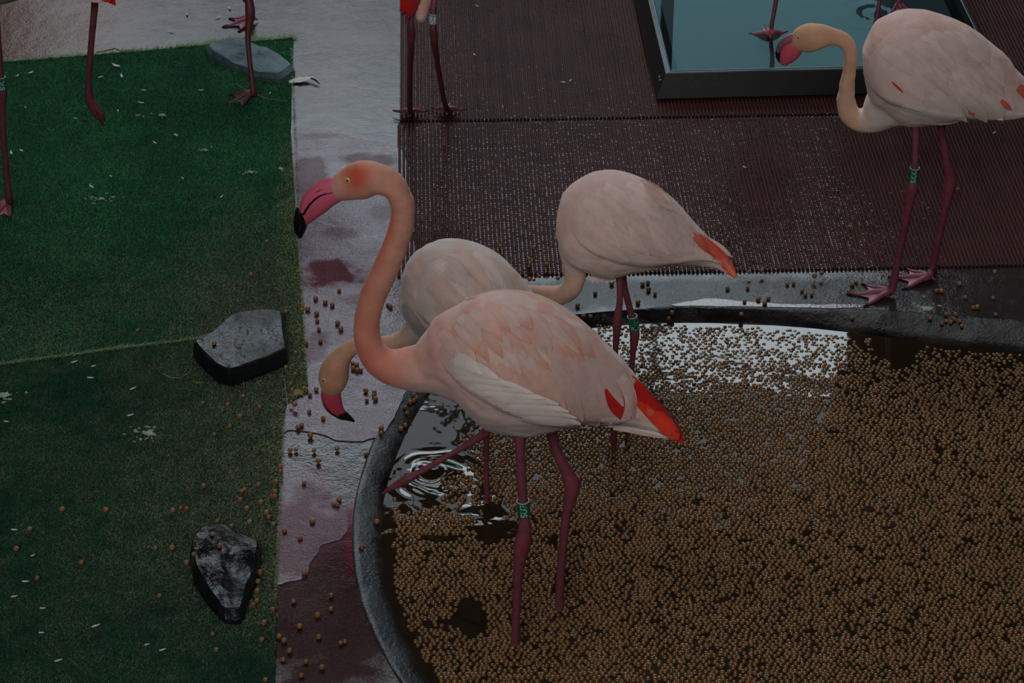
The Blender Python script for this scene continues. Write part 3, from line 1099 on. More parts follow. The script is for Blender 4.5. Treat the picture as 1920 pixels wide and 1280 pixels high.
rk = [rock([(392, 80), (430, 71), (470, 78), (507, 90), (545, 118), (540, 124), (520, 138), (475, 131), (440, 117), (398, 97)], 0.030, 0.10, M['rock_dry'], 'flat blue-grey dry slate slab at the back corner of the turf', 2.0, amp=0.008),
      rock([(363, 640), (392, 624), (437, 585), (500, 577), (528, 582), (532, 615), (535, 652), (480, 676), (432, 692), (403, 682)], 0.050, 0.03, M['rock'], 'thick black wet slate block on the turf seam near the feeding bird', 5.0, amp=0.003),
      rock([(360, 1022), (380, 998), (420, 990), (443, 1003), (484, 1014), (478, 1050), (462, 1090), (448, 1128), (420, 1128), (392, 1100), (366, 1060)], 0.052, 0.09, M['rock'], 'wet grey slate chunk on the front turf at the bottom', 8.0, amp=0.010, tilt=(-0.10, 0.12))]
bpy.context.view_layer.update()
dg = bpy.context.evaluated_depsgraph_get()
for (a, b, ri) in ((402, 646, 1), (399, 1004, 2), (363, 1042, 2), (412, 1026, 2)):
    o = rk[ri]
    inv = o.matrix_world.inverted()
    h = BVHTree.FromObject(o, dg).ray_cast(inv @ CAMP, ray(a, b).normalized())
    if h[0] is not None:
        p = o.matrix_world @ h[0]
        pellet(p.x, p.y, p.z, 'tan feed pellet lying on top of the %s' % ('black wet slate block' if ri == 1 else 'wet slate chunk at the bottom'), 'pellets on the wet rocks ' + ('a' if ri == 1 else 'b') if False else ('pellets on the front slate chunk' if ri == 2 else 'pellet on the black slate block'))


# ------------------------------------------------------------------ flamingos
def onplane(px, py, P0, l):
    d = ray(px, py)
    return CAMP + d * ((P0 - CAMP).dot(l) / d.dot(l))


def loft(st, l, seg=28):
    """st: list of (center Vector, h, w); rings across the spine in the bird's own plane"""
    V, Fc = [], []
    n = len(st)
    for i, (c, h, w) in enumerate(st):
        t = (st[min(i + 1, n - 1)][0] - st[max(i - 1, 0)][0]).normalized()
        nn = l.cross(t).normalized()
        for k in range(seg):
            a = 2 * math.pi * k / seg
            V.append(c + nn * (math.cos(a) * h) + l * (math.sin(a) * w))
    for i in range(n - 1):
        for k in range(seg):
            k2 = (k + 1) % seg
            Fc.append((i * seg + k, i * seg + k2, (i + 1) * seg + k2, (i + 1) * seg + k))
    Fc.append(tuple(range(seg))[::-1])
    Fc.append(tuple((n - 1) * seg + k for k in range(seg)))
    return V, Fc


class Bird:
    def __init__(self, name_px, Y, yaw, label):
        self.P0 = atY(name_px, 640, Y)
        self.P0.z = 0
        self.yaw = yaw
        self.h = Vector((-math.cos(yaw), math.sin(yaw), 0))
        self.l = Vector((-math.sin(yaw), -math.cos(yaw), 0))
        self.root = empty('flamingo', self.P0)
        tag(self.root, label, 'flamingo', None)
        self.inv = Matrix.Translation(-self.P0)
        self.bvh = None

    def at(self, px, py, lat=0.0):
        return onplane(px, py, self.P0 + self.l * lat, self.l)

    def stations(self, st, ratio, sub, lat=0.0):
        out = []
        C = [self.at(s_[0], s_[1], lat + (s_[4] if len(s_) > 4 else 0)) for s_ in st]
        for i, s_ in enumerate(st):
            r = s_[3] if len(s_) > 3 and s_[3] is not None else ratio
            t3 = (C[min(i + 1, len(C) - 1)] - C[max(i - 1, 0)]).normalized()
            nn = self.l.cross(t3).normalized()
            e = 0.01
            p0 = np.array(proj(C[i])); pt = np.array(proj(C[i] + t3 * e)) - p0
            pt /= max(np.linalg.norm(pt), 1e-9)
            perp = np.array([-pt[1], pt[0]])
            a = abs(np.dot(np.array(proj(C[i] + nn * e)) - p0, perp)) / e
            b = abs(np.dot(np.array(proj(C[i] + self.l * e)) - p0, perp)) / e
            h = s_[2] / math.sqrt(a * a + (r * b) ** 2)
            out.append((C[i].x, C[i].y, C[i].z, h, h * r))
        if sub > 1:
            out = catmull(out, sub)
        return [(Vector(o[:3]), max(o[3], 0.0008), max(o[4], 0.0008)) for o in out]

    def add(self, name, V, Fc, mats, cols=None, parent=None, kind=None, label=None, smooth=True):
        me = mesh([Vector(v) - self.P0 for v in V], Fc)
        if cols is not None:
            set_cols(me, cols)
        o = link(name, me, mats, parent=parent or self.root, kind=kind, smooth=smooth)
        if label:
            o['label'] = label
        return o

    # one continuous body: trunk, neck and head grown together
    def body(self, trunk, neck, colf, voxel=0.0046, ratio=0.82, extra=None):
        self.trunk = self.stations(trunk, ratio, 5)
        self.neck = self.stations(neck, 1.0, 5)
        V, Fc = join_vf([loft(self.trunk, self.l, 32), loft(self.neck, self.l, 24)] + (extra or []))
        tmp = bpy.data.objects.new('tmp', mesh(V, Fc))
        COL.objects.link(tmp)
        m = tmp.modifiers.new('r', 'REMESH'); m.mode = 'VOXEL'; m.voxel_size = voxel
        m = tmp.modifiers.new('s', 'SMOOTH'); m.factor = 0.5; m.iterations = 11
        bpy.context.view_layer.update()
        dg = bpy.context.evaluated_depsgraph_get()
        me = bpy.data.meshes.new_from_object(tmp.evaluated_get(dg))
        bpy.data.objects.remove(tmp)
        n = len(me.vertices)
        co = np.zeros(n * 3); me.vertices.foreach_get('co', co); co = co.reshape(-1, 3)
        no = np.zeros(n * 3); me.vertices.foreach_get('normal', no); no = no.reshape(-1, 3)
        # soft folds of the plumage on the trunk
        TC = np.array([tuple(c) for c, h, w in self.trunk]); TR = np.array([h for c, h, w in self.trunk])
        dd = (np.linalg.norm(co[:, None] - TC[None], axis=2) / TR[None]).min(1)
        big = np.array([0.6 * noise.noise(Vector((p[0] * 15, p[1] * 15, p[2] * 26))) + 0.4 * noise.noise(Vector((p[0] * 34, p[1] * 34, p[2] * 60))) for p in co])
        lim = np.interp(TR[np.argmin(np.linalg.norm(co[:, None] - TC[None], axis=2), 1)], [0.02, 0.06], [0.0, 1.0])
        co = co + no * (big * 0.0042 * lim)[:, None]
        me.vertices.foreach_set('co', co.ravel())
        cols = self.colour(co, no, colf)
        self.bvh = BVHTree.FromPolygons([Vector(c) for c in co], [tuple(p.vertices) for p in me.polygons])
        me.transform(Matrix.Translation(-self.P0))
        set_cols(me, cols)
        o = link('body', me, M['plumage'], parent=self.root)
        self.body_o = o
        return o

    def colour(self, co, no, colf):
        NC = np.array([tuple(c) for c, h, w in self.neck]); NR = np.array([h for c, h, w in self.neck])
        TC = np.array([tuple(c) for c, h, w in self.trunk]); TR = np.array([h for c, h, w in self.trunk])
        dn = np.linalg.norm(co[:, None] - NC[None], axis=2)
        ni = np.argmin(dn / NR[None], 1)
        isn = dn[np.arange(len(co)), ni] / NR[ni]
        dt = np.linalg.norm(co[:, None] - TC[None], axis=2)
        ti = np.argmin(dt, 1)
        tn = np.linalg.norm(NC[np.minimum(ni + 1, len(NC) - 1)] - NC[np.maximum(ni - 1, 0)], axis=1)
        tang = (NC[np.minimum(ni + 1, len(NC) - 1)] - NC[np.maximum(ni - 1, 0)]) / np.maximum(tn, 1e-9)[:, None]
        l = np.array(self.l)
        nn = np.cross(l[None], tang)
        side = ((co - NC[ni]) * nn).sum(1) / NR[ni]
        u = ni / (len(NC) - 1)
        tu = ti / (len(TC) - 1)
        sideT = (co[:, 2] - TC[ti][:, 2]) / TR[ti]
        inneck = np.clip((1.30 - isn) / 0.25, 0, 1)
        c = colf(co, u, side, inneck, tu, sideT)
        return np.concatenate([np.clip(c, 0, 1), np.ones((len(c), 1))], 1)

    def cast(self, px, py, lat=0.03):
        d = ray(px, py).normalized()
        h = self.bvh.ray_cast(CAMP, d)
        if h[0] is None:
            p = self.at(px, py, lat)
            q = self.bvh.find_nearest(p)
            return p, (-d * 0.6 + Vector((0, 0, 0.5))).normalized()
        return h[0], (h[1] - d * 0.4).normalized()

    def wing(self, top, bot, thick, col, nu=26, nv=16, far=True, name='wing'):
        """folded wing as a shell over the flank, full at its lower edge"""
        T = catmull(top, 8); B = catmull(bot, 8)
        rs = lambda L, t: np.array([np.interp(t * (len(L) - 1), np.arange(len(L)), [p[k] for p in L]) for k in (0, 1)])
        V, cols = [], []
        for i in range(nu + 1):
            u = i / nu
            a, b = rs(T, u), rs(B, u)
            for j in range(nv + 2):
                v = min(j / nv, 1.0)
                q = a + (b - a) * v
                p, nrm = self.cast(*q)
                off = thick * sm(0, 0.25, u) * (0.15 + 0.85 * sm(0, 0.55, v)) * (1.0 if u < 0.9 else 1.0)
                if j == nv + 1:
                    off = -0.004
                if i == 0 or j == 0:
                    off = -0.001
                V.append(p + nrm * off)
                cols.append(col(u, v))
        # relax bumps from casting
        w = nv + 2
        A = np.array([tuple(p) for p in V]).reshape(nu + 1, w, 3)
        for _ in range(3):
            A[1:-1, 1:-2] = 0.5 * A[1:-1, 1:-2] + 0.125 * (A[:-2, 1:-2] + A[2:, 1:-2] + A[1:-1, :-3] + A[1:-1, 2:-1])
        V = [Vector(p) for p in A.reshape(-1, 3)]
        Fc = [(i * w + j, i * w + j + 1, (i + 1) * w + j + 1, (i + 1) * w + j) for i in range(nu) for j in range(w - 1)]
        o = self.add(name, V, Fc, M['plumage'], [tuple(c) + (1,) for c in cols])
        self.flip(o.data)
        # near wing joins the surface that the feathers lie on
        co = [Vector(v) for v in V]
        me = self.body_o.data
        bv = [v.co + self.P0 for v in me.vertices]
        self.bvh = BVHTree.FromPolygons(bv + co, [tuple(p.vertices) for p in me.polygons] + [tuple(i + len(bv) for i in f) for f in Fc])
        if far:
            V2 = [p - self.l * (2 * (p - self.P0).dot(self.l)) for p in V]
            o2 = self.add(name, V2, [f[::-1] for f in Fc], M['plumage'], [tuple(c) + (1,) for c in cols])
            self.flip(o2.data)
        return o

    def flip(self, me):
        pass

    def feather(self, parent, pts, width, col, off0=0.0005, off1=0.005, lat=0.03, nu=9, tipcol=None, name='feather', blunt=0.6, arch=0.0022):
        """one feather lying on the plumage; pts: pixel course root..tip"""
        P = catmull(pts, 6)
        P = [P[int(round(k * (len(P) - 1) / nu))] for k in range(nu + 1)]
        nv = 6
        sf = 0.55 if (name != 'feather' or lat >= 0.05) else 0.36
        off0, off1, arch = off0 * 0.7, off0 * 0.7 + (off1 - off0) * sf, arch * sf
        width = width * random.uniform(0.75, 1.15)
        if name == 'feather' and lat < 0.05:
            jx, jy, jl = random.gauss(0, 5), random.gauss(0, 4), random.uniform(0.85, 1.35)
            r_ = pts[0]
            pts = [(r_[0] + (p[0] - r_[0]) * jl + jx, r_[1] + (p[1] - r_[1]) * jl + jy) for p in pts]
            P = catmull(pts, 6)
            P = [P[int(round(k * (len(P) - 1) / nu))] for k in range(nu + 1)]
            col = np.array(col) * random.uniform(0.95, 1.04)
        streak = [random.uniform(0.94, 1.05) for _ in range(nv + 1)]
        V, cols = [], []
        for i in range(nu + 1):
            u = i / nu
            c = P[i]
            t = np.array(P[min(i + 1, nu)]) - np.array(P[max(i - 1, 0)])
            t = t / max(np.linalg.norm(t), 1e-9)
            pr = np.array([-t[1], t[0]])
            ww = width * 0.5 * min(1.0, 0.55 + 1.3 * u) * (1 - max(0, (u - blunt) / (1 - blunt)) ** 2.2 * 0.88)
            for j in range(nv + 1):
                s_ = (j / nv - 0.5) * 2
                q = np.array(c) + pr * s_ * ww + t * (-(s_ * s_) * ww * 0.35 * u)
                p, nrm = self.cast(q[0], q[1], lat)
                off = off0 + (off1 - off0) * u + arch * (1 - s_ * s_) * min(1, u * 2)
                if i == 0:
                    off = -0.002
                V.append(p + nrm * off)
                k = (1 - 0.05 * abs(s_) ** 2) * streak[j]
                cc = np.array(col) * k
                if tipcol is not None:
                    m_ = sm(0.55, 1.0, u)
                    cc = cc * (1 - m_) + np.array(tipcol) * m_
                cols.append(tuple(cc) + (1,))
        # smooth the course so that it lies like one vane
        A = np.array([tuple(p) for p in V]).reshape(nu + 1, nv + 1, 3)
        for _ in range(2):
            A[1:-1] = 0.5 * A[1:-1] + 0.25 * (A[:-2] + A[2:])
        V = [Vector(p) for p in A.reshape(-1, 3)]
        w = nv + 1
        Fc = [(i * w + j, i * w + j + 1, (i + 1) * w + j + 1, (i + 1) * w + j) for i in range(nu) for j in range(nv)]
        return self.add(name, V, Fc, M['feather'], cols, parent=parent)

    def part_loft(self, name, st, ratio, mat, cols=None, parent=None, sub=4, lat=0.0, label=None, seg=18):
        S = self.stations(st, ratio, sub, lat)
        V, Fc = loft(S, self.l, seg)
        cl = None
        if cols is not None:
            n = len(S)
            cl = []
            for i in range(n):
                c = cols(i / (n - 1))
                cl += [tuple(c) + (1,)] * seg
        return self.add(name, V, Fc, mat, cl, parent, label=label)

    def eye(self, px, py, r, lat=0.05):
        p, nrm = self.cast(px, py)
        nrm = nrm.lerp(self.l, 0.5).normalized()
        def ball(c, rad, flat):
            V, Fc = [], []
            q = nrm.to_track_quat('Z', 'Y')
            for a in range(7):
                th = math.pi * a / 6
                for b in range(12):
                    ph = 2 * math.pi * b / 12
                    V.append(c + q @ Vector((rad * math.sin(th) * math.cos(ph), rad * math.sin(th) * math.sin(ph), flat * math.cos(th))))
            for a in range(6):
                for b in range(12):
                    Fc.append((a * 12 + b, (a + 1) * 12 + b, (a + 1) * 12 + (b + 1) % 12, a * 12 + (b + 1) % 12))
            return V, Fc
        e = self.add('eye', *ball(p, r, r * 0.55), M['eye'])
        self.add('pupil', *ball(p + nrm * r * 0.42, r * 0.42, r * 0.22), M['pupil'], parent=e)
        # the other eye
        p2 = p - self.l * (2 * (p - self.P0).dot(self.l))
        nrm = nrm - self.l * (2 * nrm.dot(self.l))
        e = self.add('eye', *ball(p2, r, r * 0.55), M['eye'])
        self.add('pupil', *ball(p2 + nrm * r * 0.42, r * 0.42, r * 0.22), M['pupil'], parent=e)

    # legs: points are (px, py, Y, radius px)
    def leg(self, pts, cols=None, world_tail=None, shade=1.0, world=None):
        W = [(tuple(atY(a, b, Y)) + (r / scale_at(atY(a, b, Y)),)) for a, b, Y, r in pts] if world is None else world
        if world_tail:
            W += world_tail
        W = catmull(W, 6)
        V, Fc = tube([Vector(w[:3]) for w in W], [max(w[3], 0.0015) for w in W], 14)
        n = len(W)
        cl = []
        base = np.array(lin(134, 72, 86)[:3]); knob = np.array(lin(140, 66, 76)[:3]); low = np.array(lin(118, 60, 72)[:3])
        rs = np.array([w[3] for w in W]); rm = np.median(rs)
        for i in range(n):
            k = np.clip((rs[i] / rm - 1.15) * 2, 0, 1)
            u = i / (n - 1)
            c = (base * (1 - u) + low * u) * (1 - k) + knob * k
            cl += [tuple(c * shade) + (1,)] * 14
        o = self.add('leg', V, Fc, M['leg'], cl)
        o['_w'] = 0
        del o['_w']
        return o, W

    def ring(self, W, px, py, hgt_px, text, legobj, light=False, rad_px=None, shift=0.0):
        i = min(range(1, len(W) - 1), key=lambda k: abs(proj(W[k][:3])[1] - py) + 0.2 * abs(proj(W[k][:3])[0] - px))
        c = Vector(W[i][:3])
        t = (Vector(W[i - 1][:3]) - Vector(W[i + 1][:3])).normalized()      # up the leg
        s_ = scale_at(c)
        H = hgt_px / s_ / math.cos(PITCH)
        R0 = rad_px / s_ if rad_px else W[i][3] * 1.4
        cam_dir = (CAMP - c); cam_dir = (cam_dir - t * cam_dir.dot(t)).normalized()
        left = t.cross(cam_dir).normalized()
        if left.x > 0:
            left = -left
        V, Fc = [], []
        seg = 24
        prof = [(R0 - 0.0008, -H / 2), (R0, -H / 2 + 0.0006), (R0, H / 2 - 0.0006), (R0 - 0.0008, H / 2), (R0 - 0.0018, H / 2), (R0 - 0.0018, -H / 2)]
        for k in range(seg):
            a = 2 * math.pi * k / seg
            for r_, z in prof:
                V.append(c + t * z + (cam_dir * math.cos(a) + left * math.sin(a)) * r_)
        m = len(prof)
        for k in range(seg):
            k2 = (k + 1) % seg
            for j in range(m):
                Fc.append((k * m + j, k2 * m + j, k2 * m + (j + 1) % m, k * m + (j + 1) % m))
        rg = self.add('leg_ring', V, Fc, M['ring_white' if light else 'ring_green'], smooth=False, label=('white' if light else 'green') + ' plastic leg ring')
        # pale upper rim
        ring_pts = [c + t * (H / 2) + (cam_dir * math.cos(2 * math.pi * k / 24) + left * math.sin(2 * math.pi * k / 24)) * (R0 - 0.0009) for k in range(25)]
        v, f = tube(ring_pts, [0.0011] * 25, 6)
        self.add('ring_edge', v, f, M['ring_ink' if light else 'ring_edge'], parent=rg)
        for (txt, ang) in text:
            cu = bpy.data.curves.new('t', 'FONT')
            cu.body = txt
            cu.align_x, cu.align_y = 'CENTER', 'CENTER'
            cu.size = 1.0
            cu.resolution_u = 3
            cu.offset = 0.012
            to = bpy.data.objects.new('t', cu)
            COL.objects.link(to)
            bpy.context.view_layer.update()
            me = bpy.data.meshes.new_from_object(to.evaluated_get(bpy.context.evaluated_depsgraph_get()))
            bpy.data.objects.remove(to)
            bm = bmesh.new(); bm.from_mesh(me)
            bmesh.ops.triangulate(bm, faces=bm.faces)
            xs = [v.co.x for v in bm.verts]; ys = [v.co.y for v in bm.verts]
            kx = H * 0.86 / (max(xs) - min(xs)); cx_ = (max(xs) + min(xs)) / 2
            ky = R0 * 1.05 / (max(ys) - min(ys)); cy_ = (max(ys) + min(ys)) / 2
            for v in bm.verts:
                a = (v.co.y - cy_) * ky / R0 + ang
                v.co = c + t * ((v.co.x - cx_) * kx) + (cam_dir * math.cos(a) + left * math.sin(a)) * (R0 + 0.0005) - self.P0
            bmesh.ops.recalc_face_normals(bm, faces=bm.faces)
            bm.to_mesh(me); bm.free()
            lo = link('lettering', me, M['ring_ink' if light else 'ring_edge'], parent=rg, smooth=False)

    def foot(self, base, toward, size, legobj, shade=1.0, spread=0.68, webcol=None):
        """webbed foot: three toes with claws and the skin between them. base, toward: world points"""
        d = (toward - base); d = d.normalized()
        sd = Vector((-d.y, d.x, 0)).normalized() if abs(d.z) < 0.9 else Vector((1, 0, 0))
        up = d.cross(sd)
        if up.z < 0:
            up = -up
        parts, cols = [], []
        pink = np.array(lin(140, 76, 92)[:3]) * shade; web = np.array(lin(176, 118, 138)[:3]) * shade; claw = np.array(lin(40, 28, 34)[:3])
        if webcol is not None:
            web = np.array(webcol)
        V, Fc = [], []

        def put(v, f, c):
            o = len(V)
            V.extend(v)
            Fc.extend([tuple(i + o for i in q) for q in f])
            cols.extend(c)
        toes = []
        for a, L in ((-spread, 0.80), (0.0, 1.0), (spread, 0.80)):
            dirn = d * math.cos(a) + sd * math.sin(a)
            pts, rad = [], []
            for k in range(7):
                t = k / 6
                hump = 0.010 * math.sin(math.pi * min(t * 1.3, 1)) * (1 - t) + 0.008 * (1 - t) ** 2 + 0.0035
                pts.append(base + dirn * (L * size * t) + up * hump)
                rad.append(0.0060 * (1 - t) + 0.0028)
            toes.append([Vector(p) for p in pts])
            v, f = tube(pts, rad, 8)
            cl = []
            for k in range(7):
                cl += [tuple(pink if k < 6 else claw) + (1,)] * 8
            put(v, f, cl)
            v, f = tube([pts[-1] - dirn * 0.003, pts[-1] + dirn * 0.005 - up * 0.001, pts[-1] + dirn * 0.009 - up * 0.003], [0.0032, 0.0024, 0.0006], 6)
            put(v, f, [tuple(claw) + (1,)] * len(v))
        # hind toe
        v, f = tube([base + up * 0.012, base - d * 0.010 + up * 0.010, base - d * 0.018 + up * 0.005], [0.004, 0.003, 0.001], 6)
        put(v, f, [tuple(pink) + (1,)] * len(v))
        for (A, B) in ((toes[0], toes[1]), (toes[1], toes[2])):
            n = 7
            g = []
            for k in range(n):
                for j in range(5):
                    s_ = j / 4
                    sag = 1 - 0.30 * math.sin(math.pi * s_) * (k / (n - 1)) ** 1.5
                    kk = (k / (n - 1)) * 0.94 * sag * 6
                    i0 = min(int(kk), 5); fr_ = kk - i0
                    pa = A[i0].lerp(A[i0 + 1], fr_); pb = B[i0].lerp(B[i0 + 1], fr_)
                    g.append(pa.lerp(pb, s_) - up * 0.0016 * math.sin(math.pi * s_))
            f = [(k * 5 + j, k * 5 + j + 1, (k + 1) * 5 + j + 1, (k + 1) * 5 + j) for k in range(n - 1) for j in range(4)]
            put(g, f, [tuple(web) + (1,)] * len(g))
        o = self.add('foot', V, Fc, M['leg'], cols, parent=legobj)
        return o


WHITE = np.array(lin(232, 212, 205)[:3])
PALE = np.array(lin(235, 222, 216)[:3])
PEACH = np.array(lin(226, 176, 152)[:3])
PINKW = np.array(lin(228, 194, 187)[:3])
GREY = np.array(lin(190, 184, 182)[:3])
ORNG = np.array(lin(222, 128, 104)[:3])
RED = np.array(lin(205, 34, 24)[:3])
SCAR = np.array(lin(226, 62, 36)[:3])
CORAL = np.array(lin(222, 104, 88)[:3])


def mixc(a, b, t):
    t = np.asarray(t)[:, None]
    return a * (1 - t) + b * t


def wing_col(a, b):
    return lambda u, v: np.array(a) * (1 - v) + np.array(b) * v


# ---- A: the bird in front, head raised ------------------------------------------------
A = Bird(1005, 3.755, math.radians(9), 'large pink flamingo in front with head raised, standing in the pellet pool')
eyeA = A.at(651, 338, 0.03)


def colA(co, u, side, inn, tu, sT):
    n = len(co)
    nz = vnoise(co[:, 0], co[:, 2], 26, 2.0)
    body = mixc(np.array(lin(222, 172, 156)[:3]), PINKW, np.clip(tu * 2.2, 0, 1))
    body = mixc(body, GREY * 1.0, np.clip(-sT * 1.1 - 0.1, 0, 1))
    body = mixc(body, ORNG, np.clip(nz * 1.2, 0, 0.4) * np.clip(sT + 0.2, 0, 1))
    # u 0 at chest, 1 at the face
    nk = mixc(np.array(lin(216, 148, 128)[:3]), np.array(lin(222, 162, 140)[:3]), np.clip(u * 1.2, 0, 1))
    nk = mixc(nk, np.array(lin(214, 104, 76)[:3]), np.clip(side * 1.0 - 0.05, 0, 0.95) * np.clip(1.25 - np.abs(u - 0.6) * 3.0, 0, 1))
    nk = mixc(nk, np.array(lin(218, 108, 86)[:3]), np.clip(0.25 - np.abs(u - 0.17), 0, 0.25) * 3.2 * np.clip(0.8 + side * 0.2 + nz, 0.2, 1))
    hd = np.clip((u - 0.82) / 0.06, 0, 1)
    nk = mixc(nk, np.array(lin(222, 162, 144)[:3]), hd * 0.9)
    de = np.linalg.norm(co - np.array(eyeA)[None] - np.array([0.012, 0.0, 0.006])[None], axis=1)
    nk = mixc(nk, np.array(lin(214, 84, 56)[:3]), np.clip(1.5 - de / 0.026, 0, 1) * 0.85 * (u > 0.7))
    nk = mixc(nk, np.array(lin(216, 116, 90)[:3]), np.clip(side * 1.3 - 0.1, 0, 0.8) * hd)
    w = inn * np.clip(u * 9, 0, 1)
    return mixc(body, nk, w)


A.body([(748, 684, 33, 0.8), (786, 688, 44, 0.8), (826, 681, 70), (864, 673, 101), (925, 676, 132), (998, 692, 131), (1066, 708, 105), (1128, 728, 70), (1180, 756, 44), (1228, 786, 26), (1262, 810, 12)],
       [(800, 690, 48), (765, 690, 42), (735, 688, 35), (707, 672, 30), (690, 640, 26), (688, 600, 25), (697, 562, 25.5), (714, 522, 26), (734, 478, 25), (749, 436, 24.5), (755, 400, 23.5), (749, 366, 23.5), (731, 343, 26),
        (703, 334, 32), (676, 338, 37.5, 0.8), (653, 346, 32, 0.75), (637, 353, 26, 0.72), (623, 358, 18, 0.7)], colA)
A.eye(652, 338, 0.0058)
pk = lambda t: np.array(lin(228, 112, 148)[:3]) * (1 - t) + np.array(lin(206, 84, 96)[:3]) * t
bl = A.part_loft('bill', [(644, 350, 20), (628, 355, 25), (606, 367, 27), (590, 382, 26), (578, 398, 20), (570, 412, 13), (565, 422, 8)], 0.58, M['bill'], pk, label='deep pink bill')
A.part_loft('bill_tip', [(566, 391, 11), (565, 406, 13.5), (563, 422, 13), (562, 434, 9.5), (563, 446, 3)], 0.85, M['black'], parent=bl, label='black hooked bill tip')
S = [A.at(a, b, 0.0) for a, b in ((623, 361), (608, 364), (592, 372), (580, 384), (572, 397), (567, 409))]
S2 = []
bb = BVHTree.FromPolygons([v.co + A.P0 for v in bl.data.vertices], [tuple(p.vertices) for p in bl.data.polygons])
for a, b in ((624, 361), (612, 363), (600, 367), (590, 374), (581, 383), (574, 393), (569, 402)):
    h = bb.ray_cast(CAMP, ray(a, b).normalized())
    S2.append(h[0] if h[0] is not None else A.at(a, b, 0.01))
v, f = tube(S2, [0.0006, 0.0012, 0.0016, 0.0019, 0.0021, 0.0022, 0.0022], 6)
A.add('mouth_line', v, f, M['black'], parent=bl)
v, f = tube([p - A.l * (2 * (p - A.P0).dot(A.l)) for p in S2], [0.0012] * 7, 6)
A.add('mouth_line', v, f, M['black'], parent=bl)
S3 = [bb.ray_cast(CAMP, ray(a, b).normalized())[0] for a, b in ((606, 354), (599, 357), (592, 361))]
if all(p is not None for p in S3):
    v, f = tube(S3, [0.0006, 0.0012, 0.0007], 6)
    A.add('nostril', v, f, M['bill'], [lin(150, 60, 80)] * len(v), parent=bl)
wA = A.wing([(812, 660), (850, 606), (910, 576), (980, 574), (1050, 600), (1110, 646), (1160, 700), (1188, 742)],
            [(818, 668), (850, 705), (900, 742), (960, 772), (1030, 790), (1090, 795), (1140, 794), (1180, 780)], 0.012, wing_col(PEACH * 0.95, PINKW * 0.95))
cl_ = lambda: (PINKW * 0.55 + PEACH * 0.2 + 0.25 * [PINKW, PEACH, WHITE, PALE, PINKW, ORNG][random.randrange(6)]) * random.uniform(0.97, 1.03)
# pale lower coverts
for (r0, t0) in (((842, 668), (905, 700)), ((836, 682), (939, 709)), ((840, 700), (965, 723)), ((856, 716), (1001, 735)), ((872, 730), (1019, 745)), ((890, 744), (1046, 754)), ((910, 756), (1064, 767)), ((935, 768), (1079, 778)), ((960, 778), (1086, 788))):
    mid = ((r0[0] + t0[0]) / 2, (r0[1] + t0[1]) / 2 - 5)
    A.feather(wA, [r0, mid, t0], 27, PALE * random.uniform(0.97, 1.04), 0.006, 0.0155, tipcol=PALE * 1.06, name='covert_feather', arch=0.005)
# tertials hanging over the rear of the wing
for k, (r0, md, t0) in enumerate([((1010, 660), (1060, 712), (1092, 786)), ((1035, 650), (1090, 705), (1122, 794)), ((1060, 640), (1112, 700), (1146, 792)), ((1075, 632), (1130, 690), (1168, 760)), ((985, 672), (1030, 730), (1062, 772)),
                                  ((955, 670), (1000, 722), (1034, 752)), ((925, 668), (970, 712), (1004, 738)), ((895, 662), (940, 700), (972, 722)), ((1095, 640), (1150, 690), (1186, 742))]):
    A.feather(wA, [r0, md, t0], 40, (PINKW * 0.9 if k not in (4, 5, 6, 7) else PEACH * 0.5 + PINKW * 0.4) * random.uniform(0.95, 1.02), 0.003, 0.006, lat=0.05)
rows = [((900, 648), (1080, 640), 10, (66, 66), 0.0045), ((880, 632), (1060, 616), 11, (62, 62), 0.006), ((852, 628), (1020, 588), 11, (58, 56), 0.0075), ((836, 620), (950, 572), 9, (50, 50), 0.009)]
for (a, b, n_f, dv_, of) in rows:
    for k in range(n_f):
        t = k / (n_f - 1)
        x = a[0] + (b[0] - a[0]) * t; y = a[1] + (b[1] - a[1]) * t - 22 * math.sin(math.pi * t)
        dx, dy = dv_[0] * random.uniform(0.9, 1.1) * (0.75 + 0.35 * t), dv_[1] * random.uniform(0.9, 1.1)
        A.feather(wA, [(x, y), (x + dx * 0.55, y + dy * 0.42), (x + dx, y + dy)], 30, cl_() * (1 - 0.25 * t) + (PINKW * 0.9) * 0.25 * t, of - 0.003, of, tipcol=(ORNG * 0.3 + PEACH * 0.7) if random.random() < 0.2 else None)
# scarlet flight feathers
for (p_, w_px, c_, la, lb) in (([(1141, 714), (1153, 748), (1163, 784)], 36, RED, 0.05, 0.05),
                          ([(1176, 704), (1216, 752), (1262, 806), (1281, 832)], 34, RED, 0.035, 0.02), ([(1186, 738), (1222, 772), (1262, 812), (1272, 826)], 30, SCAR, 0.045, 0.03),
                          ([(1188, 716), (1230, 764), (1272, 812)], 26, RED * 0.9, 0.05, 0.02), ([(1196, 752), (1232, 784), (1258, 816)], 22, CORAL, 0.05, 0.03)):
    A.feather(wA, p_, w_px, c_, 0.002, 0.004, lat=la, name='flight_feather', blunt=0.7)
A.feather(wA, [(1150, 690), (1178, 735), (1186, 784)], 30, PINKW, 0.006, 0.009, lat=0.06)
for p_, w_px in (([(1140, 792), (1190, 795), (1238, 806)], 26), ([(1150, 800), (1200, 806), (1252, 822)], 20), ([(1120, 790), (1170, 790), (1215, 798)], 22)):
    A.feather(A.root, p_, w_px, WHITE * 0.98, 0.002, 0.004, lat=0.02, name='tail_feather')
l_, W_ = A.leg([(972, 790, 3.70, 11), (975, 840, 3.70, 9.5), (978, 900, 3.70, 9.5), (982, 960, 3.70, 9), (984, 992, 3.70, 13), (980, 1018, 3.70, 15.5), (974, 1050, 3.70, 12), (971, 1085, 3.70, 9), (968, 1150, 3.70, 8), (966, 1215, 3.70, 8.5), (965, 1300, 3.70, 9)])
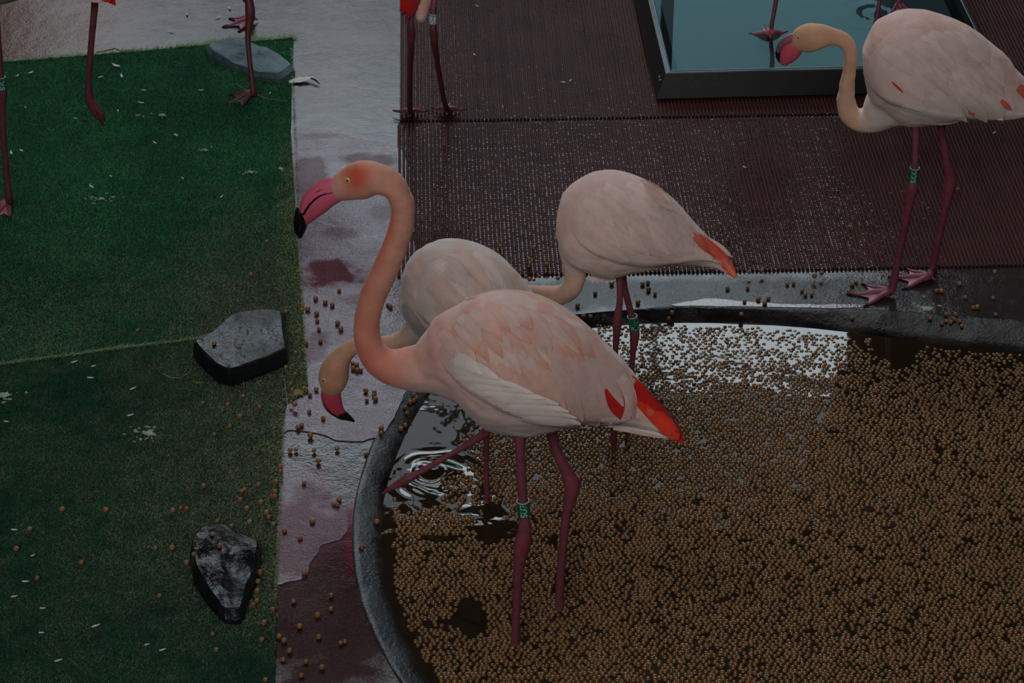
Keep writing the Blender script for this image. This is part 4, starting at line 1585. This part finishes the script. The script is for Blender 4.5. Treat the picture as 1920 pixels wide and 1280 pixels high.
A.ring(W_, 981, 955, 28, [('SUF', 0.0)], l_)
A.leg([(1030, 790, 3.81, 12), (1042, 840, 3.81, 9.5), (1060, 880, 3.81, 11), (1072, 905, 3.81, 15.5), (1070, 930, 3.81, 13), (1062, 965, 3.81, 9), (1055, 1030, 3.81, 7.8), (1050, 1100, 3.81, 7.5), (1049, 1140, 3.81, 8.5), (1048, 1230, 3.81, 9)])

# ---- B: behind it, feeding with its head down -----------------------------------------
B = Bird(865, 4.17, math.radians(4), 'pale flamingo behind the large one, head bent down to the purple floor')
eyeB = B.at(612, 712, 0.03)


def plain(nk1, nk2, bodyc, belly, lowc=None):
    def f(co, u, side, inn, tu, sT):
        nz = vnoise(co[:, 0], co[:, 2], 24, 4.0)
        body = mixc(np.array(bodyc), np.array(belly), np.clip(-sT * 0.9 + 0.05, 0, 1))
        body = mixc(body, PEACH, np.clip(nz * 1.1, 0, 0.35))
        nk = mixc(np.array(nk1), np.array(nk2), np.clip(u * 1.2, 0, 1))
        return mixc(body, nk, inn * np.clip(u * 6 - 0.2, 0, 1))
    return f


B.body([(756, 572, 26), (785, 565, 72), (830, 555, 105), (880, 560, 103), (930, 577, 82), (975, 598, 54), (1020, 622, 28), (1055, 642, 10)],
       [(800, 600, 40), (782, 618, 28), (760, 635, 20), (728, 645, 17), (692, 645, 16.5), (664, 650, 16.5), (647, 661, 18), (634, 678, 24), (627, 697, 29, 0.8), (624, 714, 28, 0.78), (622, 728, 22, 0.75), (621, 737, 16, 0.7)],
       plain(lin(214, 176, 156)[:3], lin(206, 152, 118)[:3], WHITE * 0.97, GREY * 0.95), ratio=0.8)
B.eye(607, 712, 0.0050)
bl = B.part_loft('bill', [(621, 732, 18), (621, 744, 19), (624, 757, 18), (632, 769, 14), (642, 777, 9), (650, 781, 6)], 0.6, M['bill'], lambda t: np.array(lin(200, 76, 98)[:3]) * (1 - t) + np.array(lin(190, 60, 74)[:3]) * t, label='crimson bill pointing down')
B.part_loft('bill_tip', [(636, 775, 10), (645, 779, 9), (655, 784, 5.5), (664, 790, 2)], 0.8, M['black'], parent=bl, label='black bill tip')
bb = BVHTree.FromPolygons([v.co + B.P0 for v in bl.data.vertices], [tuple(p.vertices) for p in bl.data.polygons])
S2 = []
for a, b in ((607, 752), (610, 760), (615, 768), (623, 776), (632, 781)):
    h = bb.ray_cast(CAMP, ray(a, b).normalized())
    S2.append(h[0] if h[0] is not None else B.at(a, b, 0.01))
v, f = tube(S2, [0.0007, 0.0014, 0.0018, 0.002, 0.002], 6)
B.add('mouth_line', v, f, M['black'], parent=bl)
wB = B.wing([(772, 560), (795, 500), (830, 470), (880, 470), (930, 505), (975, 555), (1010, 605), (1030, 640)],
            [(776, 580), (800, 600), (830, 618), (870, 632), (920, 645), (960, 655), (1000, 655), (1028, 650)], 0.010, wing_col(WHITE, PALE * 0.97))
for (a, b, n_f, dv_, of) in (((800, 520), (930, 520), 7, (60, 70), 0.004), ((790, 500), (900, 480), 6, (55, 60), 0.006), ((800, 550), (900, 560), 6, (55, 55), 0.003)):
    for k in range(n_f):
        t = k / (n_f - 1)
        x = a[0] + (b[0] - a[0]) * t; y = a[1] + (b[1] - a[1]) * t - 12 * math.sin(math.pi * t)
        B.feather(wB, [(x, y), (x + dv_[0] * 0.55, y + dv_[1] * 0.42), (x + dv_[0], y + dv_[1])], 34, (WHITE if k % 3 else WHITE * 0.75 + PEACH * 0.25) * random.uniform(0.96, 1.03), of - 0.0025, of)
for k in range(4):
    B.feather(B.root, [(752 + k * 6, 560 + k * 8), (764 + k * 7, 590 + k * 9), (782 + k * 8, 618 + k * 6)], 20, GREY * random.uniform(0.92, 1.0), 0.001, 0.004, name='flank_feather')
B.leg([(905, 640, 4.17, 12), (910, 760, 4.17, 8), (912, 815, 4.17, 6), (912, 870, 4.17, 5), (913, 920, 4.17, 5), (914, 970, 4.17, 5.5), (914, 1040, 4.17, 6)])
lb, Wb = B.leg([(900, 650, 4.07, 12), (908, 770, 4.06, 9), (913, 806, 4.05, 9), (902, 817, 4.05, 8), (860, 843, 4.05, 5.5), (815, 869, 4.05, 5.5), (782, 888, 4.05, 6.5), (765, 897, 4.05, 9), (745, 908, 4.05, 7), (728, 918, 4.05, 4.5), (716, 926, 4.05, 2)])

# ---- C: at the far edge of the pool, head hidden behind the others ---------------------
C = Bird(1180, 4.37, math.radians(12), 'white pink flamingo at the middle of the far pool edge, neck bent low')
C.body([(1048, 404, 40), (1070, 408, 72), (1100, 414, 93), (1140, 420, 101), (1188, 427, 93), (1236, 440, 72), (1278, 456, 46), (1318, 474, 27), (1352, 492, 15), (1376, 512, 6)],
       [(1092, 446, 36), (1076, 468, 31), (1078, 495, 22.5), (1078, 522, 21), (1068, 543, 20.5), (1046, 554, 19.5), (1016, 553, 18.5), (985, 552, 18), (958, 560, 18), (936, 580, 18), (922, 612, 19), (914, 640, 26, 0.8), (912, 660, 28, 0.8), (914, 676, 22, .75), (916, 690, 15, .7)],
       plain(lin(222, 186, 168)[:3], lin(222, 168, 150)[:3], PINKW * 1.02, PALE * 0.95), ratio=0.82)
C.eye(900, 655, 0.0050)
bl = C.part_loft('bill', [(915, 684, 17), (916, 697, 18), (922, 710, 15), (932, 719, 9), (940, 724, 6)], 0.6, M['bill'], lambda t: np.array(lin(210, 84, 104)[:3]))
C.part_loft('bill_tip', [(930, 717, 9), (940, 723, 7), (950, 730, 2)], 0.8, M['black'], parent=bl)
wC = C.wing([(1062, 404), (1085, 362), (1125, 340), (1180, 346), (1235, 376), (1285, 420), (1320, 456), (1336, 478)],
            [(1068, 424), (1090, 456), (1130, 478), (1180, 492), (1230, 494), (1275, 488), (1310, 484), (1334, 486)], 0.011, wing_col(PINKW * 1.02, WHITE))
for (a, b, n_f, dv_, of) in (((1090, 420), (1220, 420), 7, (62, 56), 0.004), ((1090, 395), (1225, 385), 7, (66, 58), 0.006), ((1085, 372), (1190, 345), 6, (62, 52), 0.008), ((1110, 452), (1230, 452), 6, (66, 34), 0.003)):
    for k in range(n_f):
        t = k / (n_f - 1)
        x = a[0] + (b[0] - a[0]) * t; y = a[1] + (b[1] - a[1]) * t - 10 * math.sin(math.pi * t)
        C.feather(wC, [(x, y), (x + dv_[0] * 0.55, y + dv_[1] * 0.42), (x + dv_[0], y + dv_[1])], 36, (PINKW * 0.5 + WHITE * 0.5) * random.uniform(0.96, 1.04), of - 0.0025, of)
for (p_, w_px, c_) in (([(1292, 430), (1330, 458), (1362, 488), (1382, 520)], 18, CORAL), ([(1300, 450), (1335, 474), (1368, 500), (1380, 522)], 15, ORNG), ([(1296, 440), (1322, 462), (1352, 486)], 13, CORAL * 0.95), ([(1340, 492), (1362, 504), (1378, 522)], 9, SCAR)):
    C.feather(wC, p_, w_px, c_, 0.002, 0.003, lat=0.02, name='flight_feather', blunt=0.7)
for p_, w_px in (([(1310, 440), (1345, 462), (1372, 482)], 14), ([(1250, 492), (1300, 488), (1352, 492)], 18), ([(1290, 492), (1340, 496), (1374, 518)], 13)):
    C.feather(C.root, p_, w_px, WHITE, 0.001, 0.003, lat=-0.02 if p_[0][0] == 1310 else 0.01, name='tail_feather')
for k in range(5):
    C.feather(C.root, [(1112 + k * 9, 512 + k), (1112 + k * 9, 522), (1114 + k * 9 - 4, 531 + 2 * (k % 2))], 12, PALE * 0.92, 0.001, 0.004, name='belly_feather')
gw = G(1155, 868, WATER_Z)
l1, W1 = C.leg([(1160, 500, 4.36, 9), (1162, 530, 4.36, 6.5), (1162, 565, 4.36, 6), (1159, 588, 4.36, 7.5), (1157, 605, 4.36, 9), (1156, 625, 4.36, 7), (1154, 660, 4.36, 5.5), (1152, 760, 4.36, 5.5), (1150, 900, 4.36, 6), (1150, 960, 4.36, 6)])
l2, W2 = C.leg([(1166, 500, 4.42, 9), (1170, 535, 4.42, 6.5), (1180, 575, 4.42, 6.3), (1188, 605, 4.42, 7), (1190, 625, 4.42, 9.5), (1189, 640, 4.42, 8), (1186, 670, 4.42, 5.5), (1180, 760, 4.42, 5.5), (1174, 880, 4.42, 6), (1172, 950, 4.42, 6)])
C.ring(W2, 1188, 605, 25, [('PIII', 0.25), ('PUU', -1.1)], l2)

# ---- D: by the tray, on two legs --------------------------------------------------------
Dd = Bird(1735, 5.02, math.radians(10), 'white pink flamingo at the right drinking from the black tray')
Dd.body([(1622, 132, 40), (1642, 130, 78), (1682, 126, 106), (1730, 130, 111), (1785, 140, 98), (1840, 157, 75), (1892, 178, 48), (1940, 198, 26), (1985, 212, 9)],
        [(1680, 185, 60), (1655, 205, 42), (1634, 222, 28), (1612, 226, 22), (1593, 213, 20), (1586, 190, 18.5), (1588, 165, 15.5), (1592, 138, 13), (1595, 112, 13.5), (1592, 90, 14), (1580, 74, 15), (1562, 68, 17), (1542, 67, 23), (1522, 70, 28, 0.8), (1506, 74, 26, 0.78), (1494, 78, 19, 0.75), (1486, 80, 13, .7)],
        plain(lin(226, 190, 166)[:3], lin(222, 172, 138)[:3], PINKW * 1.02, PALE * 0.95), ratio=0.84)
Dd.eye(1497, 70, 0.0046)
bl = Dd.part_loft('bill', [(1496, 84, 15), (1486, 93, 18), (1478, 104, 17), (1472, 114, 12), (1470, 122, 5)], 0.6, M['bill'], lambda t: np.array(lin(216, 92, 112)[:3]), label='pink lower bill hanging open')
Dd.part_loft('upper_bill', [(1498, 69, 10), (1484, 72, 9), (1472, 78, 7.5), (1463, 87, 6.5), (1459, 98, 5)], 0.8, M['bill'], lambda t: np.array(lin(186, 100, 128)[:3]) * (1 - t) + np.array(lin(96, 84, 96)[:3]) * t, parent=bl, label='purplish upper bill')
Dd.part_loft('bill_tip', [(1459, 96, 5.5), (1460, 106, 5.5), (1463, 116, 3)], 0.9, M['black'], parent=bl)
wD = Dd.wing([(1618, 135), (1632, 92), (1670, 50), (1730, 46), (1790, 70), (1850, 112), (1905, 160), (1940, 195)],
             [(1622, 150), (1650, 178), (1690, 196), (1740, 208), (1800, 218), (1850, 220), (1900, 218), (1938, 210)], 0.012, wing_col(PINKW * 1.03, WHITE))
for (a, b, n_f, dv_, of) in (((1680, 130), (1850, 150), 9, (56, 64), 0.004), ((1660, 105), (1830, 112), 9, (58, 62), 0.006), ((1655, 84), (1800, 74), 8, (60, 52), 0.008), ((1700, 160), (1830, 172), 7, (62, 46), 0.003)):
    for k in range(n_f):
        t = k / (n_f - 1)
        x = a[0] + (b[0] - a[0]) * t; y = a[1] + (b[1] - a[1]) * t - 12 * math.sin(math.pi * t)
        Dd.feather(wD, [(x, y), (x + dv_[0] * 0.55, y + dv_[1] * 0.42), (x + dv_[0], y + dv_[1])], 38, (PINKW * 0.4 + WHITE * 0.6) * random.uniform(0.96, 1.04), of - 0.0025, of)
for (r0, md, t0) in (((1720, 150), (1785, 205), (1812, 226)), ((1790, 165), (1835, 205), (1850, 226)), ((1830, 170), (1868, 205), (1878, 228))):
    Dd.feather(wD, [r0, md, t0], 30, WHITE, 0.005, 0.009, lat=0.06)
Dd.feather(wD, [(1640, 185), (1700, 206), (1770, 222), (1806, 216)], 34, PALE, 0.004, 0.010, lat=0.06)
for (p_, w_px, c_) in (([(1671, 152), (1684, 163), (1694, 173)], 5, SCAR * 0.9), ([(1872, 185), (1885, 196), (1896, 205)], 14, CORAL), ([(1905, 160), (1935, 185), (1965, 214)], 22, CORAL * 0.95), ([(1920, 180), (1945, 200), (1975, 220)], 20, SCAR), ([(1815, 208), (1826, 212), (1838, 214)], 8, CORAL)):
    Dd.feather(wD, p_, w_px, c_, 0.004, 0.006, lat=0.05, name='flight_feather')
for p_, w_px in (([(1810, 212), (1870, 216), (1935, 214)], 16), ([(1850, 218), (1910, 217), (1980, 216)], 12)):
    Dd.feather(Dd.root, p_, w_px, PALE, 0.002, 0.003, lat=0.02, name='tail_feather')
f1, f2 = G(1668, 556), G(1742, 528)
l1, W1 = Dd.leg([(1717, 215, 4.98, 10), (1717, 250, 4.98, 7), (1716, 300, 4.97, 6.5), (1713, 332, 4.97, 7), (1710, 352, 4.97, 11.5), (1706, 372, 4.97, 9.5), (1697, 420, 4.97, 7), (1683, 490, 4.98, 6.8), (1674, 535, 4.98, 8)], world_tail=[(f1.x, f1.y, 0.012, 0.009)])
Dd.ring(W1, 1714, 328, 25, [('SKK', 0.0)], l1)
Dd.foot(f1, G(1597, 553), 0.096, l1)
l2, W2 = Dd.leg([(1762, 215, 5.06, 11), (1766, 250, 5.07, 7), (1775, 300, 5.08, 8), (1782, 330, 5.09, 11), (1780, 352, 5.09, 11), (1770, 400, 5.09, 7), (1758, 455, 5.10, 6.5), (1747, 505, 5.11, 8)], world_tail=[(f2.x, f2.y, 0.012, 0.009)])
Dd.foot(f2, G(1682, 522), 0.092, l2)

# ---- birds standing further back, seen only from the legs down --------------------------
def child_tree(src):
    out = []
    for ch in src.children:
        out.append(ch)
    return out


def copy_body(src, bird, hip, yaw_to, dz=0.0, sc_=1.0, skip=('leg', 'leg_ring')):
    """the plumage, head and bill of a flamingo that stands elsewhere"""
    hold = Matrix.Translation(hip - bird.P0 + Vector((0, 0, dz))) @ Matrix.Rotation(yaw_to, 4, 'Z') @ Matrix.Translation(src_hip_off(src))
    for ch in list(src.root.children):
        if ch.name.split('.')[0] in skip:
            continue
        c = ch.copy(); COL.objects.link(c); c.parent = bird.root; c.matrix_parent_inverse = Matrix(); c.matrix_basis = hold
        for g in ch.children:
            d = g.copy(); COL.objects.link(d); d.parent = c; d.matrix_parent_inverse = Matrix(); d.matrix_basis = Matrix()


def src_hip_off(src):
    h = src.at(1000, 700, 0) - src.P0
    return Vector((-h.x, -h.y, 0))


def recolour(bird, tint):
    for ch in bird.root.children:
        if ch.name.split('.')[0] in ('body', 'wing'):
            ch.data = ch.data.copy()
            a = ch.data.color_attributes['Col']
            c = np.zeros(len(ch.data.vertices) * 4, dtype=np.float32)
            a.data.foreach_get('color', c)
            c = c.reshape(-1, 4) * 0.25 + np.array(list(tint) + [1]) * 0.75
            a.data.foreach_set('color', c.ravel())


def rear_bird(px, Y, label):
    b = Bird(px, Y, 0.0, label)
    return b


E = rear_bird(805, 5.75, 'flamingo on the left edge of the maroon mat seen from behind, white leg ring')
copy_body(A, E, Vector((atY(806, 0, 5.9).x, 5.88, 0)), math.radians(-84), -0.06)
fe1, fe2 = G(770, 224), G(840, 220)
fe1.z = fe2.z = 0.011
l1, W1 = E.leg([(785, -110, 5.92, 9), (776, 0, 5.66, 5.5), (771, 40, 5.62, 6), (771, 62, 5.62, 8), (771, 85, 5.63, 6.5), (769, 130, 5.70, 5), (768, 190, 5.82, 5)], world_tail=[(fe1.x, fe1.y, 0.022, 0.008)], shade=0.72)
E.foot(fe1, fe1 + Vector((0.0, 1, 0)), 0.062, l1, 0.9, 1.05)
l2, W2 = E.leg([(822, -110, 5.92, 9), (814, 0, 5.66, 5.5), (812, 45, 5.62, 6), (813, 64, 5.62, 8), (815, 85, 5.63, 6.5), (822, 130, 5.70, 5), (833, 190, 5.82, 5)], world_tail=[(fe2.x, fe2.y, 0.022, 0.008)], shade=0.72)
E.foot(fe2, fe2 + Vector((0.1, 1, 0)), 0.062, l2, 0.9, 1.05)
E.ring(W2, 812, 36, 17, [('NLE', 0.55), ('NLE', -0.55)], l2, light=True, rad_px=7)

Fb = rear_bird(470, 6.2, 'flamingo by the flat slate slab with one foot on the turf, only its legs showing')
copy_body(A, Fb, Vector((atY(470, -60, 6.2).x + 0.03, 6.22, 0)), math.radians(0), 0.03)
ff1, ff2 = G(476, 188), G(474, 42)
ff1.z = 0.012
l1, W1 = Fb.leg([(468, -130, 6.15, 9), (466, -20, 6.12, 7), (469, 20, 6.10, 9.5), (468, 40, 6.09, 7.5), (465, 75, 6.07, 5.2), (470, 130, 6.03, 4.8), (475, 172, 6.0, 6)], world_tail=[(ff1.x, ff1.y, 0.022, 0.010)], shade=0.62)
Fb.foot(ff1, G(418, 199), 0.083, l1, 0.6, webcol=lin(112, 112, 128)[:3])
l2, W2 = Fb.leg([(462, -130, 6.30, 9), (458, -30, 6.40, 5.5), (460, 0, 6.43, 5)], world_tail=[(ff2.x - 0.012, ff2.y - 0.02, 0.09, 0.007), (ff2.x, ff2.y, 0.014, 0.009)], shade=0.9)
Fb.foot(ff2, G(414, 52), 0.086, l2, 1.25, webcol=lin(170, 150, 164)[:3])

Gb = rear_bird(70, 5.42, 'flamingo walking at the far left of the turf with one foot lifted')
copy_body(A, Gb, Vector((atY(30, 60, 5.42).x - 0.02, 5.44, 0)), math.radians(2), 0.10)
recolour(Gb, lin(112, 108, 104)[:3])  # shade on this bird's underside put into a grey plumage tint
fg = G(20, 392); fg.z = 0.012
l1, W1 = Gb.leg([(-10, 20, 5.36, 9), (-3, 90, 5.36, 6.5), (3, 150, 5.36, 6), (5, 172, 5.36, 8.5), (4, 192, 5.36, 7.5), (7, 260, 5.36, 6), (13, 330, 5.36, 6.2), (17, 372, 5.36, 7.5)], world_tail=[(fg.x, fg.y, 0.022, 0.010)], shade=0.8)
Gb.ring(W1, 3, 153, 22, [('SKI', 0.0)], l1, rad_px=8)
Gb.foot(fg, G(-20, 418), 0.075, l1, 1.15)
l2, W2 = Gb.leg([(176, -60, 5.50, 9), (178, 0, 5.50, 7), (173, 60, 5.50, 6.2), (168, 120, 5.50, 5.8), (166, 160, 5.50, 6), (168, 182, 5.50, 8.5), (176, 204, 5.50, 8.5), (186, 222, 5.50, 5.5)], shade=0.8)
tz_ = [atY(170, 178, 5.50), atY(184, 208, 5.49), atY(190, 222, 5.49), atY(196, 232, 5.49), atY(194, 236, 5.50)]
parts = []
for (ex, ey, yy_) in ((197, 227, 5.49), (194, 236, 5.495), (189, 229, 5.51)):
    P_ = [atY(169, 180, 5.50), atY(178, 200, 5.497), atY((178 + ex) / 2 + 2, (200 + ey) / 2, yy_), atY(ex, ey, yy_)]
    parts.append(tube(P_, [0.008, 0.008, 0.0055, 0.0018], 8))
v, f = join_vf(parts)
Gb.add('foot', v, f, M['leg'], [tuple(np.array(lin(128, 56, 62)[:3]) * 0.85) + (1,)] * len(v), parent=l2, label='folded closed toes of the lifted foot')

Ib = rear_bird(1450, 6.30, 'flamingo standing in the black tray on one thin leg, only the leg showing')
hb = atY(1456, -60, 6.34)
copy_body(A, Ib, Vector((hb.x, 6.40, 0)), math.radians(-86), -0.03)
fi = G(1443, 72, 0.055)
l1, W1 = Ib.leg([(1464, -190, 6.39, 9), (1458, -40, 6.34, 5.5), (1455, 0, 6.33, 4.5), (1449, 35, 6.31, 4), (1445, 60, 6.30, 4.5)], world_tail=[(fi.x, fi.y, 0.062, 0.0075), (fi.x, fi.y + 0.005, 0.030, 0.0085)])
Ib.foot(Vector((fi.x, fi.y, 0.058)), Vector((fi.x - 0.01, fi.y + 0.1, 0.058)), 0.072, l1, 1.75, 1.15)

Kb = rear_bird(1665, 6.48, 'flamingo behind the bird drinking at the tray, only two reddish legs showing')
hk = atY(1668, -60, 6.5)
copy_body(A, Kb, Vector((hk.x, 6.58, 0)), math.radians(-92), -0.03)
k1 = G(1642, 45, 0.05); k2 = G(1684, 8, 0.075)
l1, W1 = Kb.leg([(1662, -190, 6.54, 9), (1652, -40, 6.45, 4.5), (1649, 0, 6.42, 3.6), (1645, 28, 6.40, 3.6)], world_tail=[(k1.x, k1.y, 0.05, 0.006), (k1.x, k1.y, 0.025, 0.007)])
l2, W2 = Kb.leg([(1680, -190, 6.6, 9), (1685, -60, 6.56, 5), (1685, -25, 6.54, 4.5), (1685, -5, 6.53, 5)], world_tail=[(k2.x, k2.y, 0.085, 0.009), (k2.x, k2.y, 0.03, 0.009)], shade=1.15)
Kb.foot(Vector((k2.x, k2.y, 0.062)), Vector((k2.x + 0.02, k2.y - 0.1, 0.060)), 0.055, l2, 1.0, 0.8)

# ------------------------------------------------------------------ small litter
def down(px, py, z, L, ang, label, group=None, brown=False, parent=None):
    c = G(px, py, z)
    d = Vector((math.cos(ang), math.sin(ang), 0)); sd = Vector((-d.y, d.x, 0))
    V, Fc = [], []
    n = 7
    for i in range(n + 1):
        u = i / n
        w = L * (0.24 if L > 0.04 else 0.20) * math.sin(math.pi * min(1, 0.12 + 0.9 * u)) * (1 if i % 2 else 0.72)
        for s_ in (-1, 0, 1):
            p = d * (L * (u - 0.5)) + sd * (w * s_ + L * 0.10 * math.sin(u * 2.4)) + Vector((0, 0, 0.002 + L * 0.10 * u * u + (0.002 if s_ == 0 else 0)))
            V.append(p)
    for i in range(n):
        for j in range(2):
            Fc.append((i * 3 + j, i * 3 + j + 1, (i + 1) * 3 + j + 1, (i + 1) * 3 + j))
    me = mesh(V, Fc)
    o = link('down_feather', me, M['down'])
    o.location = (c.x, c.y, z)
    tag(o, label, 'feather', group)
    return o


big = down(566, 153, 0.003, 0.075, 0.15, 'white curled feather with a brown tip on the wet floor beside the turf corner')
v, f = tube([Vector((0.026, 0.006, 0.008)), Vector((0.040, -0.004, 0.006)), Vector((0.052, -0.020, 0.002))], [0.002, 0.003, 0.001], 6)
link('brown_tip', mesh(v, f), M['twig'], parent=big, smooth=True)
upper_specks = [(32, 143), (57, 137), (218, 123), (229, 143), (270, 171), (264, 193), (222, 208), (141, 223), (48, 202), (189, 146), (259, 218), (330, 255), (377, 170), (507, 176), (291, 268), (172, 350), (416, 370), (343, 335), (40, 284), (22, 287), (208, 332)]
for i, (a, b) in enumerate(upper_specks):
    down(a, b, 0.010, random.uniform(0.010, 0.020) * (1.6 if (a, b) in ((218, 123), (330, 255), (229, 143)) else 1), random.uniform(0, 6), 'tiny white down feather on the back turf rug', 'down feathers on the back turf rug')
for (a, b) in ((350, 28), (408, 33), (430, 17), (320, 60)):
    down(a, b, 0.001, 0.018, random.uniform(0, 6), 'white down feather on the wet floor behind the turf', 'down feathers on the floor behind the turf')
for (a, b) in ((12, 792), (170, 710), (176, 688), (245, 780), (250, 730), (140, 680), (27, 995), (48, 1092), (27, 1120), (80, 1142), (78, 1188), (110, 1240), (180, 1175), (276, 1210), (305, 1220), (62, 1043)):
    down(a, b, 0.010, random.uniform(0.010, 0.018), random.uniform(-0.5, 0.5), 'tiny pale feather scrap on the front turf rug', 'feather scraps on the front turf rug')
for (a, b) in ((1396, 315), (1865, 250), (895, 12), (890, 103), (1056, 155), (1070, 152)):
    down(a, b, 0.0115, 0.014, random.uniform(0, 6), 'tiny pale feather scrap on the ribbed mat', 'feather scraps on the ribbed mats')


def splat(px, py, z, rad, label, seed, squash=0.6, n_sat=6):
    c = G(px, py, z)
    r = random.Random(seed)
    parts = []
    blobs = [(0, 0, rad * 0.8, 1.0)]
    for k in range(n_sat * 3):
        d = abs(r.gauss(0, rad * 1.3))
        a = r.uniform(0, 6.283)
        blobs.append((d * 1.4 * math.cos(a), d * math.sin(a), rad * r.uniform(0.06, 0.30), r.uniform(0.6, 2.2)))
    for (bx, by, br, el) in blobs:
        n = 16 if br > rad * 0.5 else 7
        V = [Vector((bx, by, 0.0016))]
        rot = r.uniform(-0.6, 0.6)
        for ringk, zz in ((0.6, 0.0014), (1.0, -0.0006)):
            for k in range(n):
                a = 2 * math.pi * k / n
                q = br * ringk * (1 + 0.9 * noise.noise(Vector((math.cos(a) * 2.6 + bx * 90, math.sin(a) * 2.6, seed))))
                ux, uy = q * math.cos(a) * el, q * math.sin(a) * squash
                V.append(Vector((bx + ux * math.cos(rot) - uy * math.sin(rot), by + ux * math.sin(rot) + uy * math.cos(rot), zz)))
        Fc = [(0, 1 + k, 1 + (k + 1) % n) for k in range(n)] + [(1 + k, 1 + n + k, 1 + n + (k + 1) % n, 1 + (k + 1) % n) for k in range(n)]
        parts.append((V, Fc))
    o = link('dropping', mesh(*join_vf(parts)), M['dropping'])
    o.location = (c.x, c.y, z)
    o['kind'] = 'stuff'
    return tag(o, label, 'dropping')


splat(304, 215, 0.010, 0.012, 'cream dropping in the middle of the back turf below the walking bird', 1, 0.8, 3)
splat(386, 281, 0.010, 0.008, 'faint white dropping on the back turf left of centre', 2)
splat(190, 372, 0.010, 0.011, 'white scattered dropping on the back turf, largest on its left half', 3, 0.6, 9)
splat(470, 322, 0.010, 0.009, 'white star-like dropping on the back turf near its right edge', 4, 0.6, 8)
splat(527, 316, 0.010, 0.008, 'white dropping right at the back turf right edge beside the raised head', 5, 0.7, 4)
splat(278, 812, 0.010, 0.016, 'long pale dropping on the front turf left of the pellets', 6, 0.7, 8)
splat(8, 740, 0.010, 0.016, 'pale dropping at the left border of the front turf under the seam', 7, 0.7, 6)
o = splat(1738, 577, 0.0005, 0.016, 'greenish white wet dropping on the curb beside the right bird foot', 8, 0.9, 7)
# crushed pellets at the turf corner
o = splat(556, 735, 0.006, 0.022, 'yellow crushed pellet mash on the turf corner by the feeding bird', 10, 0.9, 0)
o.data.materials[0] = simple('pellet_mash', lin(120, 108, 56), 0.8, (120, 0.6, 0.004), 0.3)
o.name = 'pellet_mash'
o['category'] = 'pellet mash'
for k, (pts_, lab) in enumerate(((((442, 157), (455, 165), (470, 172), (500, 185), (540, 190)), 'thin dry straw across the back turf at the webbed foot'),
                                 (((305, 700), (320, 708), (340, 708), (352, 700)), 'curled pale straw on the front turf left of the black rock'),
                                 (((360, 714), (372, 718), (382, 716)), 'short yellow straw beside the black rock'),
                                 (((480, 1052), (495, 1068), (512, 1078)), 'pale straw beside the front slate chunk'))):
    P = [G(a, b, 0.012) for a, b in pts_]
    c = P[0]
    v, f = tube([p - c for p in P], [0.0009] * len(P), 5)
    o = link('straw', mesh(v, f), M['straw'])
    o.location = c
    tag(o, lab, 'straw')
for pts_, lab in ((((35, 118), (60, 115), (85, 112), (105, 112)), 'dark twig along the back edge of the turf at the left'), (((180, 98), (200, 95), (215, 91), (228, 96), (262, 93)), 'dark bent twig on the floor behind the turf')):
    P = [G(a, b, 0.006) for a, b in pts_]
    c = P[0]
    v, f = tube([p - c for p in P], [0.0016] * len(P), 6)
    o = link('twig', mesh(v, f), M['twig'])
    o.location = c
    tag(o, lab, 'twig')
